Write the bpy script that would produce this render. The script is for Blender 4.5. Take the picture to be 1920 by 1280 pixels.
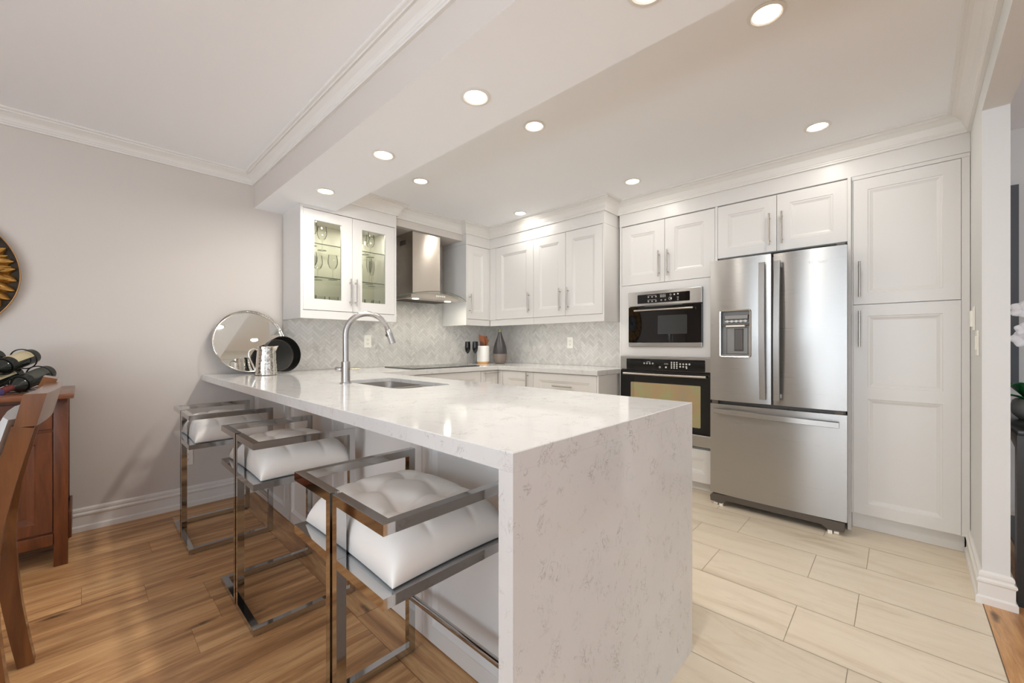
import bpy, bmesh, math, random
from mathutils import Vector, Matrix, Euler
random.seed(7)
S = bpy.context.scene
for o in list(bpy.data.objects): bpy.data.objects.remove(o)
COL = S.collection
PI = math.pi

# ---------------------------------------------------------------- camera
cam_d = bpy.data.cameras.new('camera'); cam = bpy.data.objects.new('camera', cam_d); COL.objects.link(cam)
cam.location = (0, 0, 1.128); cam.rotation_euler = (PI/2, 0, -0.8128)
cam_d.sensor_fit = 'HORIZONTAL'; cam_d.sensor_width = 36; cam_d.lens = 763/1920*36; cam_d.shift_y = 5.5/1920
cam_d.clip_start = 0.02; cam_d.clip_end = 60
S.camera = cam

# ---------------------------------------------------------------- world, light, exposure
w = bpy.data.worlds.new('world'); S.world = w; w.use_nodes = True
w.node_tree.nodes['Background'].inputs[0].default_value = (.80, .88, 1, 1)
w.node_tree.nodes['Background'].inputs[1].default_value = 1.0
S.view_settings.view_transform = 'Standard'; S.view_settings.look = 'None'
S.view_settings.gamma = 1.0; S.view_settings.use_curve_mapping = False
S.view_settings.exposure = 0.72
S.cycles.use_denoising = True
S.cycles.max_bounces = 14; S.cycles.diffuse_bounces = 10; S.cycles.glossy_bounces = 5
S.cycles.transmission_bounces = 8; S.cycles.transparent_max_bounces = 12
S.cycles.caustics_reflective = False; S.cycles.caustics_refractive = False
S.cycles.sample_clamp_indirect = 6.0

def area(name, loc, rot, sx, sy, power, col=(1, 1, 1), shape='RECTANGLE', spread=PI):
    l = bpy.data.lights.new(name, 'AREA'); l.shape = shape; l.size = sx
    if shape in ('RECTANGLE', 'ELLIPSE'): l.size_y = sy
    l.energy = power; l.color = col; l.spread = spread
    o = bpy.data.objects.new(name, l); o.location = loc; o.rotation_euler = rot; COL.objects.link(o)
    return o
# daylight entering by the windows and patio doors behind the camera
DAY = (0.79, 0.905, 1.0)
area('daylight_front_window', (-1.0, -4.14, 1.25), (PI/2, 0, PI), 3.0, 2.0, 62, DAY)
area('daylight_side_window', (-3.34, -.7, 1.3), (PI/2, 0, -PI/2), 4.9, 1.9, 42, DAY)
area('daylight_hall_window', (2.6, -4.14, 1.35), (PI/2, 0, PI), 1.4, 1.7, 45, DAY)
# unseen fill lamps added outside the same windows, aimed up to brighten the ceilings
area('ceiling_fill_front', (-1.0, -5.0, .1), (PI/2+math.radians(38), 0, PI), 3.4, 1.2, 1080, DAY)
area('ceiling_fill_hall', (2.6, -5.0, .1), (PI/2+math.radians(38), 0, PI), 1.8, 1.2, 260, DAY)
area('ceiling_fill_side', (-4.2, -.7, .1), (PI/2+math.radians(38), 0, -PI/2), 5.0, 1.2, 160, DAY)

# ---------------------------------------------------------------- materials
def lin(c):
    return tuple(((x/255)/12.92 if x/255 <= .04045 else (((x/255)+.055)/1.055)**2.4) for x in c) + (1.0,)
class NT:
    def __init__(s, name):
        s.m = bpy.data.materials.new(name); s.m.use_nodes = True; s.t = s.m.node_tree
        s.b = s.t.nodes['Principled BSDF']
    def n(s, kind, **kw):
        x = s.t.nodes.new(kind)
        for k, v in kw.items():
            if k.startswith('i_'): x.inputs[k[2:].replace('_', ' ')].default_value = v
            else: setattr(x, k, v)
        return x
    def l(s, a, b): s.t.links.new(a, b)
    def ramp(s, fac, stops):
        r = s.n('ShaderNodeValToRGB'); e = r.color_ramp.elements
        while len(e) < len(stops): e.new(.5)
        for i, (p, c) in enumerate(stops):
            e[i].position = p; e[i].color = c if len(c) == 4 else tuple(c)+(1,)
        s.l(fac, r.inputs[0]); return r.outputs[0]
    def math(s, op, a, b=None, clamp=False):
        x = s.n('ShaderNodeMath', operation=op, use_clamp=clamp)
        for i, v in enumerate((a, b)):
            if v is None: continue
            if isinstance(v, (int, float)): x.inputs[i].default_value = v
            else: s.l(v, x.inputs[i])
        return x.outputs[0]
    def mix(s, fac, a, b, mode='MIX'):
        x = s.n('ShaderNodeMix', data_type='RGBA', blend_type=mode)
        for i, v in ((0, fac), (6, a), (7, b)):
            if isinstance(v, (int, float, tuple)): x.inputs[i].default_value = v
            else: s.l(v, x.inputs[i])
        return x.outputs[2]
    def pos(s, scale=(1, 1, 1), add=None):
        g = s.n('ShaderNodeNewGeometry'); out = g.outputs['Position']
        if add is not None:
            a = s.n('ShaderNodeVectorMath', operation='ADD'); s.l(out, a.inputs[0]); s.l(add, a.inputs[1]); out = a.outputs[0]
        m = s.n('ShaderNodeVectorMath', operation='MULTIPLY'); s.l(out, m.inputs[0]); m.inputs[1].default_value = scale
        return m.outputs[0]
    def noise(s, vec, scale, detail=4, rough=.5, dist=0):
        x = s.n('ShaderNodeTexNoise'); x.inputs['Scale'].default_value = scale; x.inputs['Detail'].default_value = detail
        x.inputs['Roughness'].default_value = rough; x.inputs['Distortion'].default_value = dist
        if vec is not None: s.l(vec, x.inputs['Vector'])
        return x.outputs[0]
    def rnd(s, k=9.0):
        a = s.n('ShaderNodeAttribute', attribute_name='rnd')
        m = s.n('ShaderNodeVectorMath', operation='SCALE'); s.l(a.outputs['Color'], m.inputs[0]); m.inputs[3].default_value = k
        return a.outputs['Fac'], m.outputs[0]
    def bump(s, h, strength=.1, dist=.01):
        x = s.n('ShaderNodeBump'); x.inputs['Strength'].default_value = strength; x.inputs['Distance'].default_value = dist
        s.l(h, x.inputs['Height']); s.l(x.outputs[0], s.b.inputs['Normal'])
def plain(name, rgb, rough=.5, metal=0, spec=.5, coat=0, grain=0):
    t = NT(name); b = t.b
    b.inputs['Base Color'].default_value = lin(rgb); b.inputs['Roughness'].default_value = rough
    b.inputs['Metallic'].default_value = metal; b.inputs['Specular IOR Level'].default_value = spec
    b.inputs['Coat Weight'].default_value = coat
    if grain:
        n = t.noise(t.pos(), 220, 2); t.bump(n, grain, .002)
    return t.m
M = {}
M['white'] = plain('cabinet_white', (221, 219, 216), .34)
M['trimwhite'] = plain('trim_white', (228, 226, 222), .35)
M['ceiling'] = plain('ceiling_paint', (241, 243, 246), .85, spec=.2, grain=.05)
M['soffit'] = plain('soffit_paint', (242, 245, 249), .8, spec=.2)
M['wall'] = plain('wall_paint', (211, 205, 199), .8, spec=.25, grain=.06)
M['wallgrey'] = plain('hall_paint', (219, 220, 219), .8, spec=.25, grain=.05)
M['chrome'] = plain('polished_chrome', (196, 196, 196), .06, 1)
M['nickel'] = plain('brushed_nickel', (190, 184, 176), .28, 1)
M['silver'] = plain('polished_silver', (226, 221, 212), .1, 1)
M['mirror'] = plain('mirror_glass', (236, 238, 236), .012, 1)
M['black'] = plain('black_plastic', (18, 18, 18), .35)
M['blackgloss'] = plain('black_glass', (8, 8, 9), .03, spec=.6)
M['darkgrey'] = plain('fridge_side_grey', (92, 88, 84), .4, .3)
M['toe'] = plain('grille_brown_grey', (92, 84, 76), .5, .2)
M['plate'] = plain('white_plastic', (240, 238, 230), .35)
M['slot'] = plain('slot_dark', (90, 84, 76), .6)
M['seat'] = plain('white_vinyl', (238, 235, 230), .38)
M['rubber'] = plain('rubber', (40, 38, 36), .7)
M['gold'] = plain('antique_gold', (170, 128, 66), .38, .85)
M['goldrim'] = plain('gold_rim', (190, 140, 84), .3, .9)
M['artback'] = plain('art_backing', (52, 42, 26), .6)
M['artblue'] = plain('art_silver_blue', (178, 190, 198), .4, .4)
M['bottle'] = plain('dark_bottle_glass', (30, 34, 30), .08, spec=.6)
M['label'] = plain('cream_label', (204, 192, 156), .6)
M['labeldark'] = plain('dark_label', (74, 76, 68), .6)
M['capsule'] = plain('wine_red_foil', (110, 42, 40), .35, .3)
M['capend'] = plain('purple_foil', (96, 84, 128), .3, .4)
M['wire'] = plain('black_wire', (44, 42, 40), .4, .6)
M['fabric'] = plain('grey_upholstery', (196, 196, 194), .9, spec=.1, grain=.5)
M['pan'] = plain('nonstick_black', (34, 33, 30), .38, .25)
M['panrim'] = plain('pan_edge', (120, 112, 100), .3, .7)
M['crock'] = plain('white_ceramic', (238, 236, 231), .25)
M['bamboo'] = plain('bamboo', (206, 158, 104), .5)
M['spoon'] = plain('acacia_wood', (136, 76, 34), .5)
M['spoondark'] = plain('dark_wood', (76, 40, 24), .5)
M['tablewood'] = plain('black_table_lacquer', (34, 36, 35), .25)
M['canvas'] = plain('slate_grey_panel', (84, 87, 92), .6)
M['leaf'] = plain('orchid_leaf', (18, 92, 44), .25)
M['petal'] = plain('orchid_petal', (244, 244, 246), .5)
M['stem'] = plain('orchid_stem', (88, 110, 56), .5)
M['grout'] = plain('tile_grout', (196, 193, 187), .8)
M['floorgrout'] = plain('floor_grout', (178, 166, 146), .8)
M['cabin'] = plain('cabinet_interior', (222, 219, 206), .5)
M['led'] = plain('display_print', (214, 214, 208), .5)
M['sinksteel'] = plain('sink_steel', (168, 163, 157), .3, .85)
M['padgrey'] = plain('dispenser_grey', (142, 140, 136), .4, .5)
M['brasslever'] = plain('lever_steel', (190, 176, 140), .2, 1)
M['frame_dark'] = plain('seam_dark', (74, 52, 36), .7)
M['blind'] = plain('blind_white', (236, 236, 234), .6)

def emit(name, rgb, strength):
    t = NT(name); t.b.inputs['Base Color'].default_value = (1, 1, 1, 1)
    t.b.inputs['Emission Color'].default_value = rgb + (1,); t.b.inputs['Emission Strength'].default_value = strength
    return t.m
M['lamp'] = emit('downlight_lens', (1.0, .86, .66), 9)
M['hoodlamp'] = emit('hood_lens', (1.0, .95, .62), 3)

def steel(name, rgb, rough, along):
    t = NT(name); b = t.b
    b.inputs['Metallic'].default_value = 1; b.inputs['Base Color'].default_value = lin(rgb)
    n = t.noise(t.pos(along), 1.0, 3, .6)
    r = t.n('ShaderNodeMapRange'); r.inputs[3].default_value = rough-.05; r.inputs[4].default_value = rough+.06
    t.l(n, r.inputs[0]); t.l(r.outputs[0], b.inputs['Roughness'])
    t.bump(n, .025, .001)
    b.inputs['Anisotropic'].default_value = .8; b.inputs['Anisotropic Rotation'].default_value = .25
    tg = t.n('ShaderNodeTangent', direction_type='RADIAL', axis='Z'); t.l(tg.outputs[0], b.inputs['Tangent'])
    return t.m
M['steel'] = steel('brushed_steel', (176, 174, 171), .29, (3, 3, 420))
M['steelv'] = steel('brushed_steel_faucet', (190, 188, 186), .24, (3, 3, 300))
M['steelhood'] = steel('hood_steel', (206, 197, 186), .2, (3, 3, 300))

def pane(name, tint=(.97, .99, .97), refl=.0, rough=0.0, ior=1.5):
    t = NT(name); out = t.t.nodes['Material Output']
    tr = t.n('ShaderNodeBsdfTransparent'); tr.inputs[0].default_value = tint + (1,)
    gl = t.n('ShaderNodeBsdfGlossy'); gl.inputs['Roughness'].default_value = rough
    fr = t.n('ShaderNodeFresnel'); fr.inputs[0].default_value = ior
    mx = t.n('ShaderNodeMixShader'); fac = t.math('ADD', fr.outputs[0], refl, True)
    t.l(fac, mx.inputs[0]); t.l(tr.outputs[0], mx.inputs[1]); t.l(gl.outputs[0], mx.inputs[2])
    t.l(mx.outputs[0], out.inputs[0])
    return t.m
M['glass'] = pane('clear_pane', (.95, .965, .92))
M['hoodglass'] = pane('hood_glass', (.96, .97, .96), .09, ior=1.0001)
M['shelfglass'] = pane('shelf_glass', (.96, .97, .95), .05, ior=1.0001)
M['stemglass'] = pane('stem_glass', (.93, .94, .93), .16, ior=1.2)
M['crystal'] = pane('crystal', (.982, .985, .975), .035, ior=1.12)
M['glassedge'] = plain('glass_edge_green', (84, 92, 80), .2)

# oven window: smoky iridescent glass, the warm room's reflection painted into its tint
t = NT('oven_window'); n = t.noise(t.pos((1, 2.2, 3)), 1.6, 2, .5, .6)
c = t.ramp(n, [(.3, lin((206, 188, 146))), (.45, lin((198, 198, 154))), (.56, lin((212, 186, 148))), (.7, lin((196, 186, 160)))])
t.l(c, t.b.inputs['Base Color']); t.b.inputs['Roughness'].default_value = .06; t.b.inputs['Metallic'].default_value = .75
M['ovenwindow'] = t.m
t = NT('microwave_window'); t.b.inputs['Base Color'].default_value = lin((58, 60, 60)); t.b.inputs['Roughness'].default_value = .05
M['mwwindow'] = t.m

# quartz: white with fine broken grey veins
t = NT('quartz')
v1 = t.noise(t.pos((1, 1, .8)), 15.0, 6, .66, 1.3); v2 = t.noise(t.pos((1, 1, .75)), 28.0, 5, .62, 1.6)
mask = t.noise(t.pos(), 21.0, 3, .6)
def vein(x, wid): return t.math('SUBTRACT', 1.0, t.math('MULTIPLY', t.math('ABSOLUTE', t.math('SUBTRACT', x, .5)), 1/wid), True)
m1 = t.math('MULTIPLY', vein(v1, .012), t.ramp(mask, [(.55, (0, 0, 0)), (.68, (.8, .8, .8))]))
m2 = t.math('MULTIPLY', vein(v2, .022), t.ramp(t.noise(t.pos(), 19, 2), [(.52, (0, 0, 0)), (.66, (.9, .9, .9))]))
m = t.math('MAXIMUM', m1, m2)
big = t.ramp(t.noise(t.pos(), 3.0, 4), [(.3, lin((214, 213, 211))), (.7, lin((222, 221, 219)))])
t.l(t.mix(t.math('MULTIPLY', m, .75), big, lin((134, 131, 128))), t.b.inputs['Base Color'])
t.b.inputs['Roughness'].default_value = .07; M['quartz'] = t.m

# marble mosaic
t = NT('marble_tile'); f, off = t.rnd(7)
base = t.ramp(f, [(0, lin((192, 190, 186))), (.5, lin((208, 206, 202))), (1, lin((222, 220, 216)))])
v = t.noise(t.pos((1, 1, 1), off), 9, 6, .65, 1.5)
vm = t.math('MULTIPLY', t.math('SUBTRACT', 1.0, t.math('MULTIPLY', t.math('ABSOLUTE', t.math('SUBTRACT', v, .55)), 22), True),
            t.ramp(t.noise(t.pos(), 5, 3), [(.45, (0, 0, 0)), (.7, (1, 1, 1))]))
t.l(t.mix(t.math('MULTIPLY', vm, .42), base, lin((128, 124, 118))), t.b.inputs['Base Color'])
t.b.inputs['Roughness'].default_value = .3; M['marble'] = t.m

# oak planks
def planks(name, vecscale, pal):
    t = NT(name); f, off = t.rnd(13)
    p = t.pos(vecscale, off)
    g = t.noise(p, 1.0, 8, .62, .9); g2 = t.noise(p, 4.5, 5, .7, .4)
    c = t.ramp(g, [(.28, lin(pal[0])), (.47, lin(pal[1])), (.62, lin(pal[2])), (.8, lin(pal[3]))])
    tone = t.ramp(f, [(0, (.80, .77, .74)), (.5, (.98, .97, .96)), (1, (1.12, 1.10, 1.08))])
    c = t.mix(1.0, c, tone, 'MULTIPLY')
    c = t.mix(t.math('MULTIPLY', t.ramp(g2, [(.35, (1, 1, 1)), (.5, (0, 0, 0))]), .3), c, lin(pal[0]))
    vo = t.n('ShaderNodeTexVoronoi'); vo.inputs['Scale'].default_value = 1.0
    ks = (2.4, 9.0, 1) if vecscale[0] < vecscale[1] else (9.0, 2.4, 1)
    t.l(t.pos(ks, off), vo.inputs['Vector'])
    k = t.math('ADD', vo.outputs['Distance'], t.math('MULTIPLY', t.noise(t.pos(), 30, 3), .12))
    kn = t.ramp(k, [(.11, (1, 1, 1)), (.21, (0, 0, 0))])
    c = t.mix(t.math('MULTIPLY', kn, .8), c, lin((62, 42, 28)))
    t.l(c, t.b.inputs['Base Color']); t.b.inputs['Roughness'].default_value = .36
    t.bump(g2, .08, .002)
    return t.m
OAK = [(134, 94, 60), (194, 146, 98), (222, 178, 126), (238, 202, 152)]
M['oak'] = planks('oak_planks', (1.3, 15, 1), OAK)
M['oaky'] = planks('oak_border', (15, 1.3, 1), OAK)

# porcelain floor tile with soft travertine streaks
t = NT('porcelain_tile'); f, off = t.rnd(11)
g = t.noise(t.pos((7.0, 1.5, 1), off), 1.0, 6, .6, 1.1); g2 = t.noise(t.pos((30, 3.0, 1), off), 1.0, 4, .7, .8)
c = t.ramp(g, [(.3, lin((206, 190, 166))), (.45, lin((224, 210, 188))), (.6, lin((230, 217, 196))), (.72, lin((216, 200, 176)))])
c = t.mix(t.math('MULTIPLY', t.ramp(g2, [(.55, (0, 0, 0)), (.72, (1, 1, 1))]), .22), c, lin((184, 166, 140)))
t.l(c, t.b.inputs['Base Color']); t.b.inputs['Roughness'].default_value = .34; M['porcelain'] = t.m

def wood(name, a, b, scale, rough=.3):
    t = NT(name); g = t.noise(t.pos(scale), 1.0, 5, .6, .6)
    t.l(t.ramp(g, [(.3, lin(a)), (.7, lin(b))]), t.b.inputs['Base Color']); t.b.inputs['Roughness'].default_value = rough
    return t.m
M['cherry'] = wood('cherry_wood', (82, 44, 24), (120, 68, 38), (30, 30, 4))
M['cherryh'] = wood('cherry_wood_top', (104, 64, 44), (138, 90, 64), (4, 30, 30), .2)
M['chairwood'] = wood('chair_wood', (92, 56, 30), (128, 82, 46), (20, 20, 3), .16)
# vase: charcoal above, taupe dipped glaze below
t = NT('two_tone_vase'); sx = t.n('ShaderNodeSeparateXYZ'); t.l(t.pos(), sx.inputs[0])
t.l(t.ramp(t.math('GREATER_THAN', sx.outputs[2], 1.023), [(0, lin((134, 122, 114))), (1, lin((70, 67, 68)))]), t.b.inputs['Base Color'])
t.b.inputs['Roughness'].default_value = .38; t.b.inputs['Metallic'].default_value = .35; M['vase'] = t.m
M['vaselip'] = plain('vase_lip', (150, 146, 104), .3, .5)
t = NT('hammered_silver'); t.b.inputs['Metallic'].default_value = 1; t.b.inputs['Base Color'].default_value = lin((224, 219, 210))
t.b.inputs['Roughness'].default_value = .14; vo = t.n('ShaderNodeTexVoronoi'); vo.inputs['Scale'].default_value = 75; t.l(t.pos(), vo.inputs['Vector'])
t.bump(vo.outputs['Distance'], .25, .004); M['hammered'] = t.m

# ---------------------------------------------------------------- mesh helpers (world coordinates in, one mesh object out)
class MB:
    def __init__(s): s.bm = bmesh.new(); s.mats = []; s.cur = 0
    def use(s, key):
        if key not in s.mats: s.mats.append(key)
        s.cur = s.mats.index(key); return s
    def face(s, vs):
        try:
            f = s.bm.faces.new(vs); f.material_index = s.cur; return f
        except ValueError: return None
    def v(s, *p): return s.bm.verts.new(p if len(p) == 3 else p[0])
    def box(s, x0, x1, y0, y1, z0, z1, bev=0, seg=2):
        x0, x1 = sorted((x0, x1)); y0, y1 = sorted((y0, y1)); z0, z1 = sorted((z0, z1))
        V = [s.v(x, y, z) for x in (x0, x1) for y in (y0, y1) for z in (z0, z1)]
        F = [s.face([V[i] for i in q]) for q in ((0, 1, 3, 2), (4, 6, 7, 5), (0, 4, 5, 1), (2, 3, 7, 6), (0, 2, 6, 4), (1, 5, 7, 3))]
        if bev:
            es = list({e for f in F for e in f.edges})
            bmesh.ops.bevel(s.bm, geom=es, offset=bev, segments=seg, profile=.5, affect='EDGES', material=s.cur)
        return s
    def rings(s, R, cap0=True, cap1=True, close=True):
        """skin a list of point rings (all of equal length)"""
        VV = [[s.v(*p) for p in r] for r in R]; n = len(R[0])
        for a, b in zip(VV, VV[1:]):
            for i in range(n if close else n-1):
                j = (i+1) % n; s.face([a[i], a[j], b[j], b[i]])
        if cap0: s.face(VV[0][::-1])
        if cap1: s.face(VV[-1])
        return s
    def tube(s, pts, r, seg=10, closed=False, caps=True):
        P = [Vector(p) for p in pts]; n = len(P); R = []
        rr = r if isinstance(r, (list, tuple)) else [r]*n
        T = []
        for i in range(n):
            if closed: t = P[(i+1) % n]-P[i-1]
            else: t = P[min(i+1, n-1)]-P[max(i-1, 0)]
            T.append(t.normalized())
        nrm = T[0].orthogonal().normalized()
        for i in range(n):
            if i: nrm = (T[i-1].rotation_difference(T[i]) @ nrm)
            nrm = (nrm-nrm.dot(T[i])*T[i]).normalized(); bn = T[i].cross(nrm)
            R.append([P[i]+rr[i]*(math.cos(2*PI*k/seg)*nrm+math.sin(2*PI*k/seg)*bn) for k in range(seg)])
        if closed: R.append(R[0]); caps = False
        return s.rings(R, caps, caps)
    def lathe(s, prof, c=(0, 0, 0), seg=32, axis='Z', caps=True, mtx=None):
        R = []
        for r, z in prof:
            ring = []
            for k in range(seg):
                a = 2*PI*k/seg; x, y = max(r, 1e-5)*math.cos(a), max(r, 1e-5)*math.sin(a)
                p = {'Z': (x, y, z), 'X': (z, x, y), 'Y': (y, z, x)}[axis]
                p = Vector(p)
                if mtx is not None: p = mtx @ p
                ring.append(p+Vector(c))
            R.append(ring)
        return s.rings(R, caps, caps)
    def prism(s, poly, fn, d0, d1):
        """2-D polygon extruded from d0 to d1 through fn(u, v, d)"""
        return s.rings([[fn(u, v, d0) for u, v in poly], [fn(u, v, d1) for u, v in poly]])
    def sweep(s, prof, path, flip=1, closed=False):
        """moulding: profile (out, z) carried along a horizontal path, mitred; out = left of travel * flip"""
        P = [Vector((p[0], p[1])) for p in path]; n = len(P); R = []
        for i in range(n):
            ds = []
            if i > 0: ds.append((P[i]-P[i-1]).normalized())
            if i < n-1: ds.append((P[i+1]-P[i]).normalized())
            ns = [Vector((-d.y, d.x))*flip for d in ds]
            if len(ns) == 2: m = (ns[0]+ns[1]); m = m/(1+ns[0].dot(ns[1]))
            else: m = ns[0]
            R.append([(P[i].x+m.x*o, P[i].y+m.y*o, z) for o, z in prof])
        return s.rings(R)
    def build(s, name, mat=None, parent=None, smooth=False, angle=40, mtx=None, rnd=None):
        bmesh.ops.recalc_face_normals(s.bm, faces=s.bm.faces)
        me = bpy.data.meshes.new(name)
        off = Vector((0, 0, 0)); p = parent
        while p is not None: off += p.location; p = p.parent
        if mtx is not None: bmesh.ops.transform(s.bm, matrix=mtx, verts=s.bm.verts)
        if off.length: bmesh.ops.translate(s.bm, vec=-off, verts=s.bm.verts)
        s.bm.to_mesh(me); s.bm.free()
        for k in (s.mats or [mat]): me.materials.append(M[k] if isinstance(k, str) else k)
        if smooth:
            me.shade_smooth()
            if angle < 180: me.set_sharp_from_angle(angle=math.radians(angle))
        o = bpy.data.objects.new(name, me); COL.objects.link(o); o.parent = parent
        return o
def tag(o, label, cat, group=None):
    o['label'] = label; o['category'] = cat
    if group: o['group'] = group
    return o
def thing(name, label, cat, loc=(0, 0, 0), group=None):
    o = bpy.data.objects.new(name, None); COL.objects.link(o); o.location = loc; o.empty_display_size = .1
    return tag(o, label, cat, group)
def struct(o): o['kind'] = 'structure'; return o
def box(name, mat, parent, *a, bev=0, seg=2):
    return MB().box(*a, bev=bev, seg=seg).build(name, mat, parent, smooth=bev > 0, angle=35)
def copy_tree(o, parent=None):
    c = o.copy(); COL.objects.link(c); c.parent = parent
    for ch in list(o.children): copy_tree(ch, c)
    return c
def arc(c, r, a0, a1, n, fn):
    return [fn(c[0]+r*math.cos(a0+(a1-a0)*i/n), c[1]+r*math.sin(a0+(a1-a0)*i/n)) for i in range(n+1)]
def rrect(u0, u1, v0, v1, r, n=5):
    P = []
    for cu, cv, a in ((u1-r, v1-r, 0), (u0+r, v1-r, PI/2), (u0+r, v0+r, PI), (u1-r, v0+r, 1.5*PI)):
        P += [(cu+r*math.cos(a+PI/2*i/n), cv+r*math.sin(a+PI/2*i/n)) for i in range(n+1)]
    return P
# plane frames: (u, v, w) -> world; w is outward, towards the room
def onx(X): return lambda u, v, w: (X-w, u, v)       # faces -x, u = y
def ony(Y): return lambda u, v, w: (u, Y-w, v)       # faces -y, u = x
def ongx(X): return lambda u, v, w: (X+w, u, v)      # faces +x

def rect_rings(mb, fn, u0, u1, v0, v1, prof, fill=True):
    """nested rectangles (inset, depth): a framed door or panel front"""
    R = [[fn(u0+i, v0+i, d), fn(u1-i, v0+i, d), fn(u1-i, v1-i, d), fn(u0+i, v1-i, d)] for i, d in prof]
    return mb.rings(R, True, fill)
def panel_door(fn, u0, u1, v0, v1, stile=.07, T=.02):
    s = min(stile, .38*min(u1-u0, v1-v0))
    mb = MB()
    return rect_rings(mb, fn, u0, u1, v0, v1, [(0, -T), (0, -.0015), (.0015, 0), (s, 0), (s+.003, -.0035), (s+.011, -.0045), (s+.013, -.0065), (s+.024, -.011)])
def bar_handle(fn, u, v, L, vertical=True, name='handle', parent=None, r=.0055, out=.03):
    mb = MB()
    def P(k, w): return fn(u, v+k, w) if vertical else fn(u+k, v, w)
    mb.tube([P(-L/2, out), P(L/2, out)], r, 10)
    for k in (-L/2+.03, L/2-.03): mb.tube([P(k, .0005), P(k, out)], r*.75, 8)
    return mb.build(name, 'nickel', parent, smooth=True)

# ================================================================ SETTING
XB, YA, YR = 3.5, 3.587, -.27          # right tiled wall, back wall, return wall beside the pantry
XE, XW, YF = 3.86, -3.25, -4.05        # far hall wall, side wall, front wall
ZC, ZD, ZS = 2.36, 2.42, 2.172         # kitchen ceiling, dining ceiling, soffit of the beam

def quad_floor(name, mat, cells, gapmat, z=0, base=None):
    """planks or tiles: one mesh, each piece with its own random value in the attribute rnd"""
    mb = MB(); mb.use(mat)
    col = []
    for x0, x1, y0, y1 in cells:
        a = [mb.v(x, y, z) for x, y in ((x0, y0), (x1, y0), (x1, y1), (x0, y1))]; mb.face(a)
        col.append((random.random(), random.random(), random.random()))
    mb.use(gapmat)
    if base:
        x0, x1, y0, y1 = base; mb.box(x0, x1, y0, y1, z-.04, z-.0012)
    o = mb.build(name, mat)
    at = o.data.attributes.new('rnd', 'FLOAT_COLOR', 'CORNER')
    for p in o.data.polygons:
        c = col[p.index] if p.index < len(col) else (0.5, .5, .5)
        for li in p.loop_indices: at.data[li].color = (c[0], c[1], c[2], 1)
    return struct(o)
def oak_rows(x0, x1, ys, joints_seed, gap=.0004):
    rr = random.Random(joints_seed); out = []
    for a, b in zip(ys, ys[1:]):
        x = x0-rr.uniform(.2, 1.5)
        while x < x1:
            L = rr.uniform(1.9, 2.6); xa, xb = max(x, x0), min(x+L, x1)
            if xb-xa > .01: out.append((xa+gap, xb-gap, a+gap, b-gap))
            x += L
    return out
# oak floor of the dining side (planks run along x), the border board along the peninsula, the hall floor
ys = [2.21+.18*k for k in range(-35, 8)] + [YA]
ys = [max(YF, y) for y in ys]; ys = sorted(set(round(y, 4) for y in ys if y <= YA))
cells = []
for a, b in zip(ys, ys[1:]):
    if abs(a-2.21) < .01:
        cells += [(XW, -1.45, a+.0004, b-.0004), (-1.45, .395-.0004, a+.0004, b-.0004), (.395+.0004, .78, a+.0004, b-.0004)]
    else: cells += oak_rows(XW, .78, [a, b], int(a*1000))
cells += oak_rows(.92, XE+.3, [y for y in ys if y < -.4]+[-.272], 99)
f1 = quad_floor('floor', 'oak', cells, 'frame_dark', base=(XW, .92, YF, YA))
f2 = quad_floor('floor', 'oaky', [(.781, .919, a, b) for a, b in ((YF, -2.6), (-2.598, -.9), (-.898, .5), (.502, 1.62), (1.622, YA))], 'frame_dark')
f3 = MB().box(.92, XE+.3, YF, -.272, -.04, -.0012).build('floor', 'frame_dark'); struct(f3)
# porcelain tiles in the kitchen (0.29 x 0.585, long side along y)
cells = []
xs = [1.54+.292*k for k in range(-2, 8)]
for i, (a, b) in enumerate(zip(xs, xs[1:])):
    ofs = .125 if i % 2 == 0 else .315
    if i-2 == 4: ofs = .112
    y = ofs-.585*2
    while y < YA:
        a1, b1 = max(y, YR), min(y+.585, YA); xa, xb = max(a, .922), min(b, 3.4)
        if b1-a1 > .01 and xb-xa > .01: cells.append((xa+.0014, xb-.0014, a1+.0014, b1-.0014))
        y += .585
quad_floor('floor', 'porcelain', cells, 'floorgrout', base=(.921, 3.9, -.271, YA))

def wall(name, mat, *a): return struct(MB().box(*a).build(name, mat))
wall('wall_back', 'wall', XW-.1, 3.95, YA, YA+.1, -.04, 2.55)
wall('wall_right', 'wall', XB, XB+.12, 1.769, YA, -.04, 2.55)
wall('wall_right_alcove', 'wall', 3.9, 4.0, YR-.08, 1.769, -.04, 2.55)
# return wall beside the pantry with the header over the wide opening
def yr(x): return -.27-.0248*(x-2.715)          # the return wall runs very slightly out of square
mb = MB(); P_ = lambda u, v, d: (u, v, d)
mb.prism([(2.715, YR-.08), (3.9, YR-.08), (3.9, yr(3.9)), (2.715, yr(2.715))], P_, 0, ZS-.02)
mb.prism([(.9075, YR-.08), (3.9, YR-.08), (3.9, yr(3.9)), (.9075, yr(.9075))], P_, ZS-.02, 2.55)
o = struct(mb.build('wall_return', 'wallgrey'))
wall('wall_hall', 'wallgrey', XE, XE+.1, YF, YR-.08, -.04, 2.55)
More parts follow.
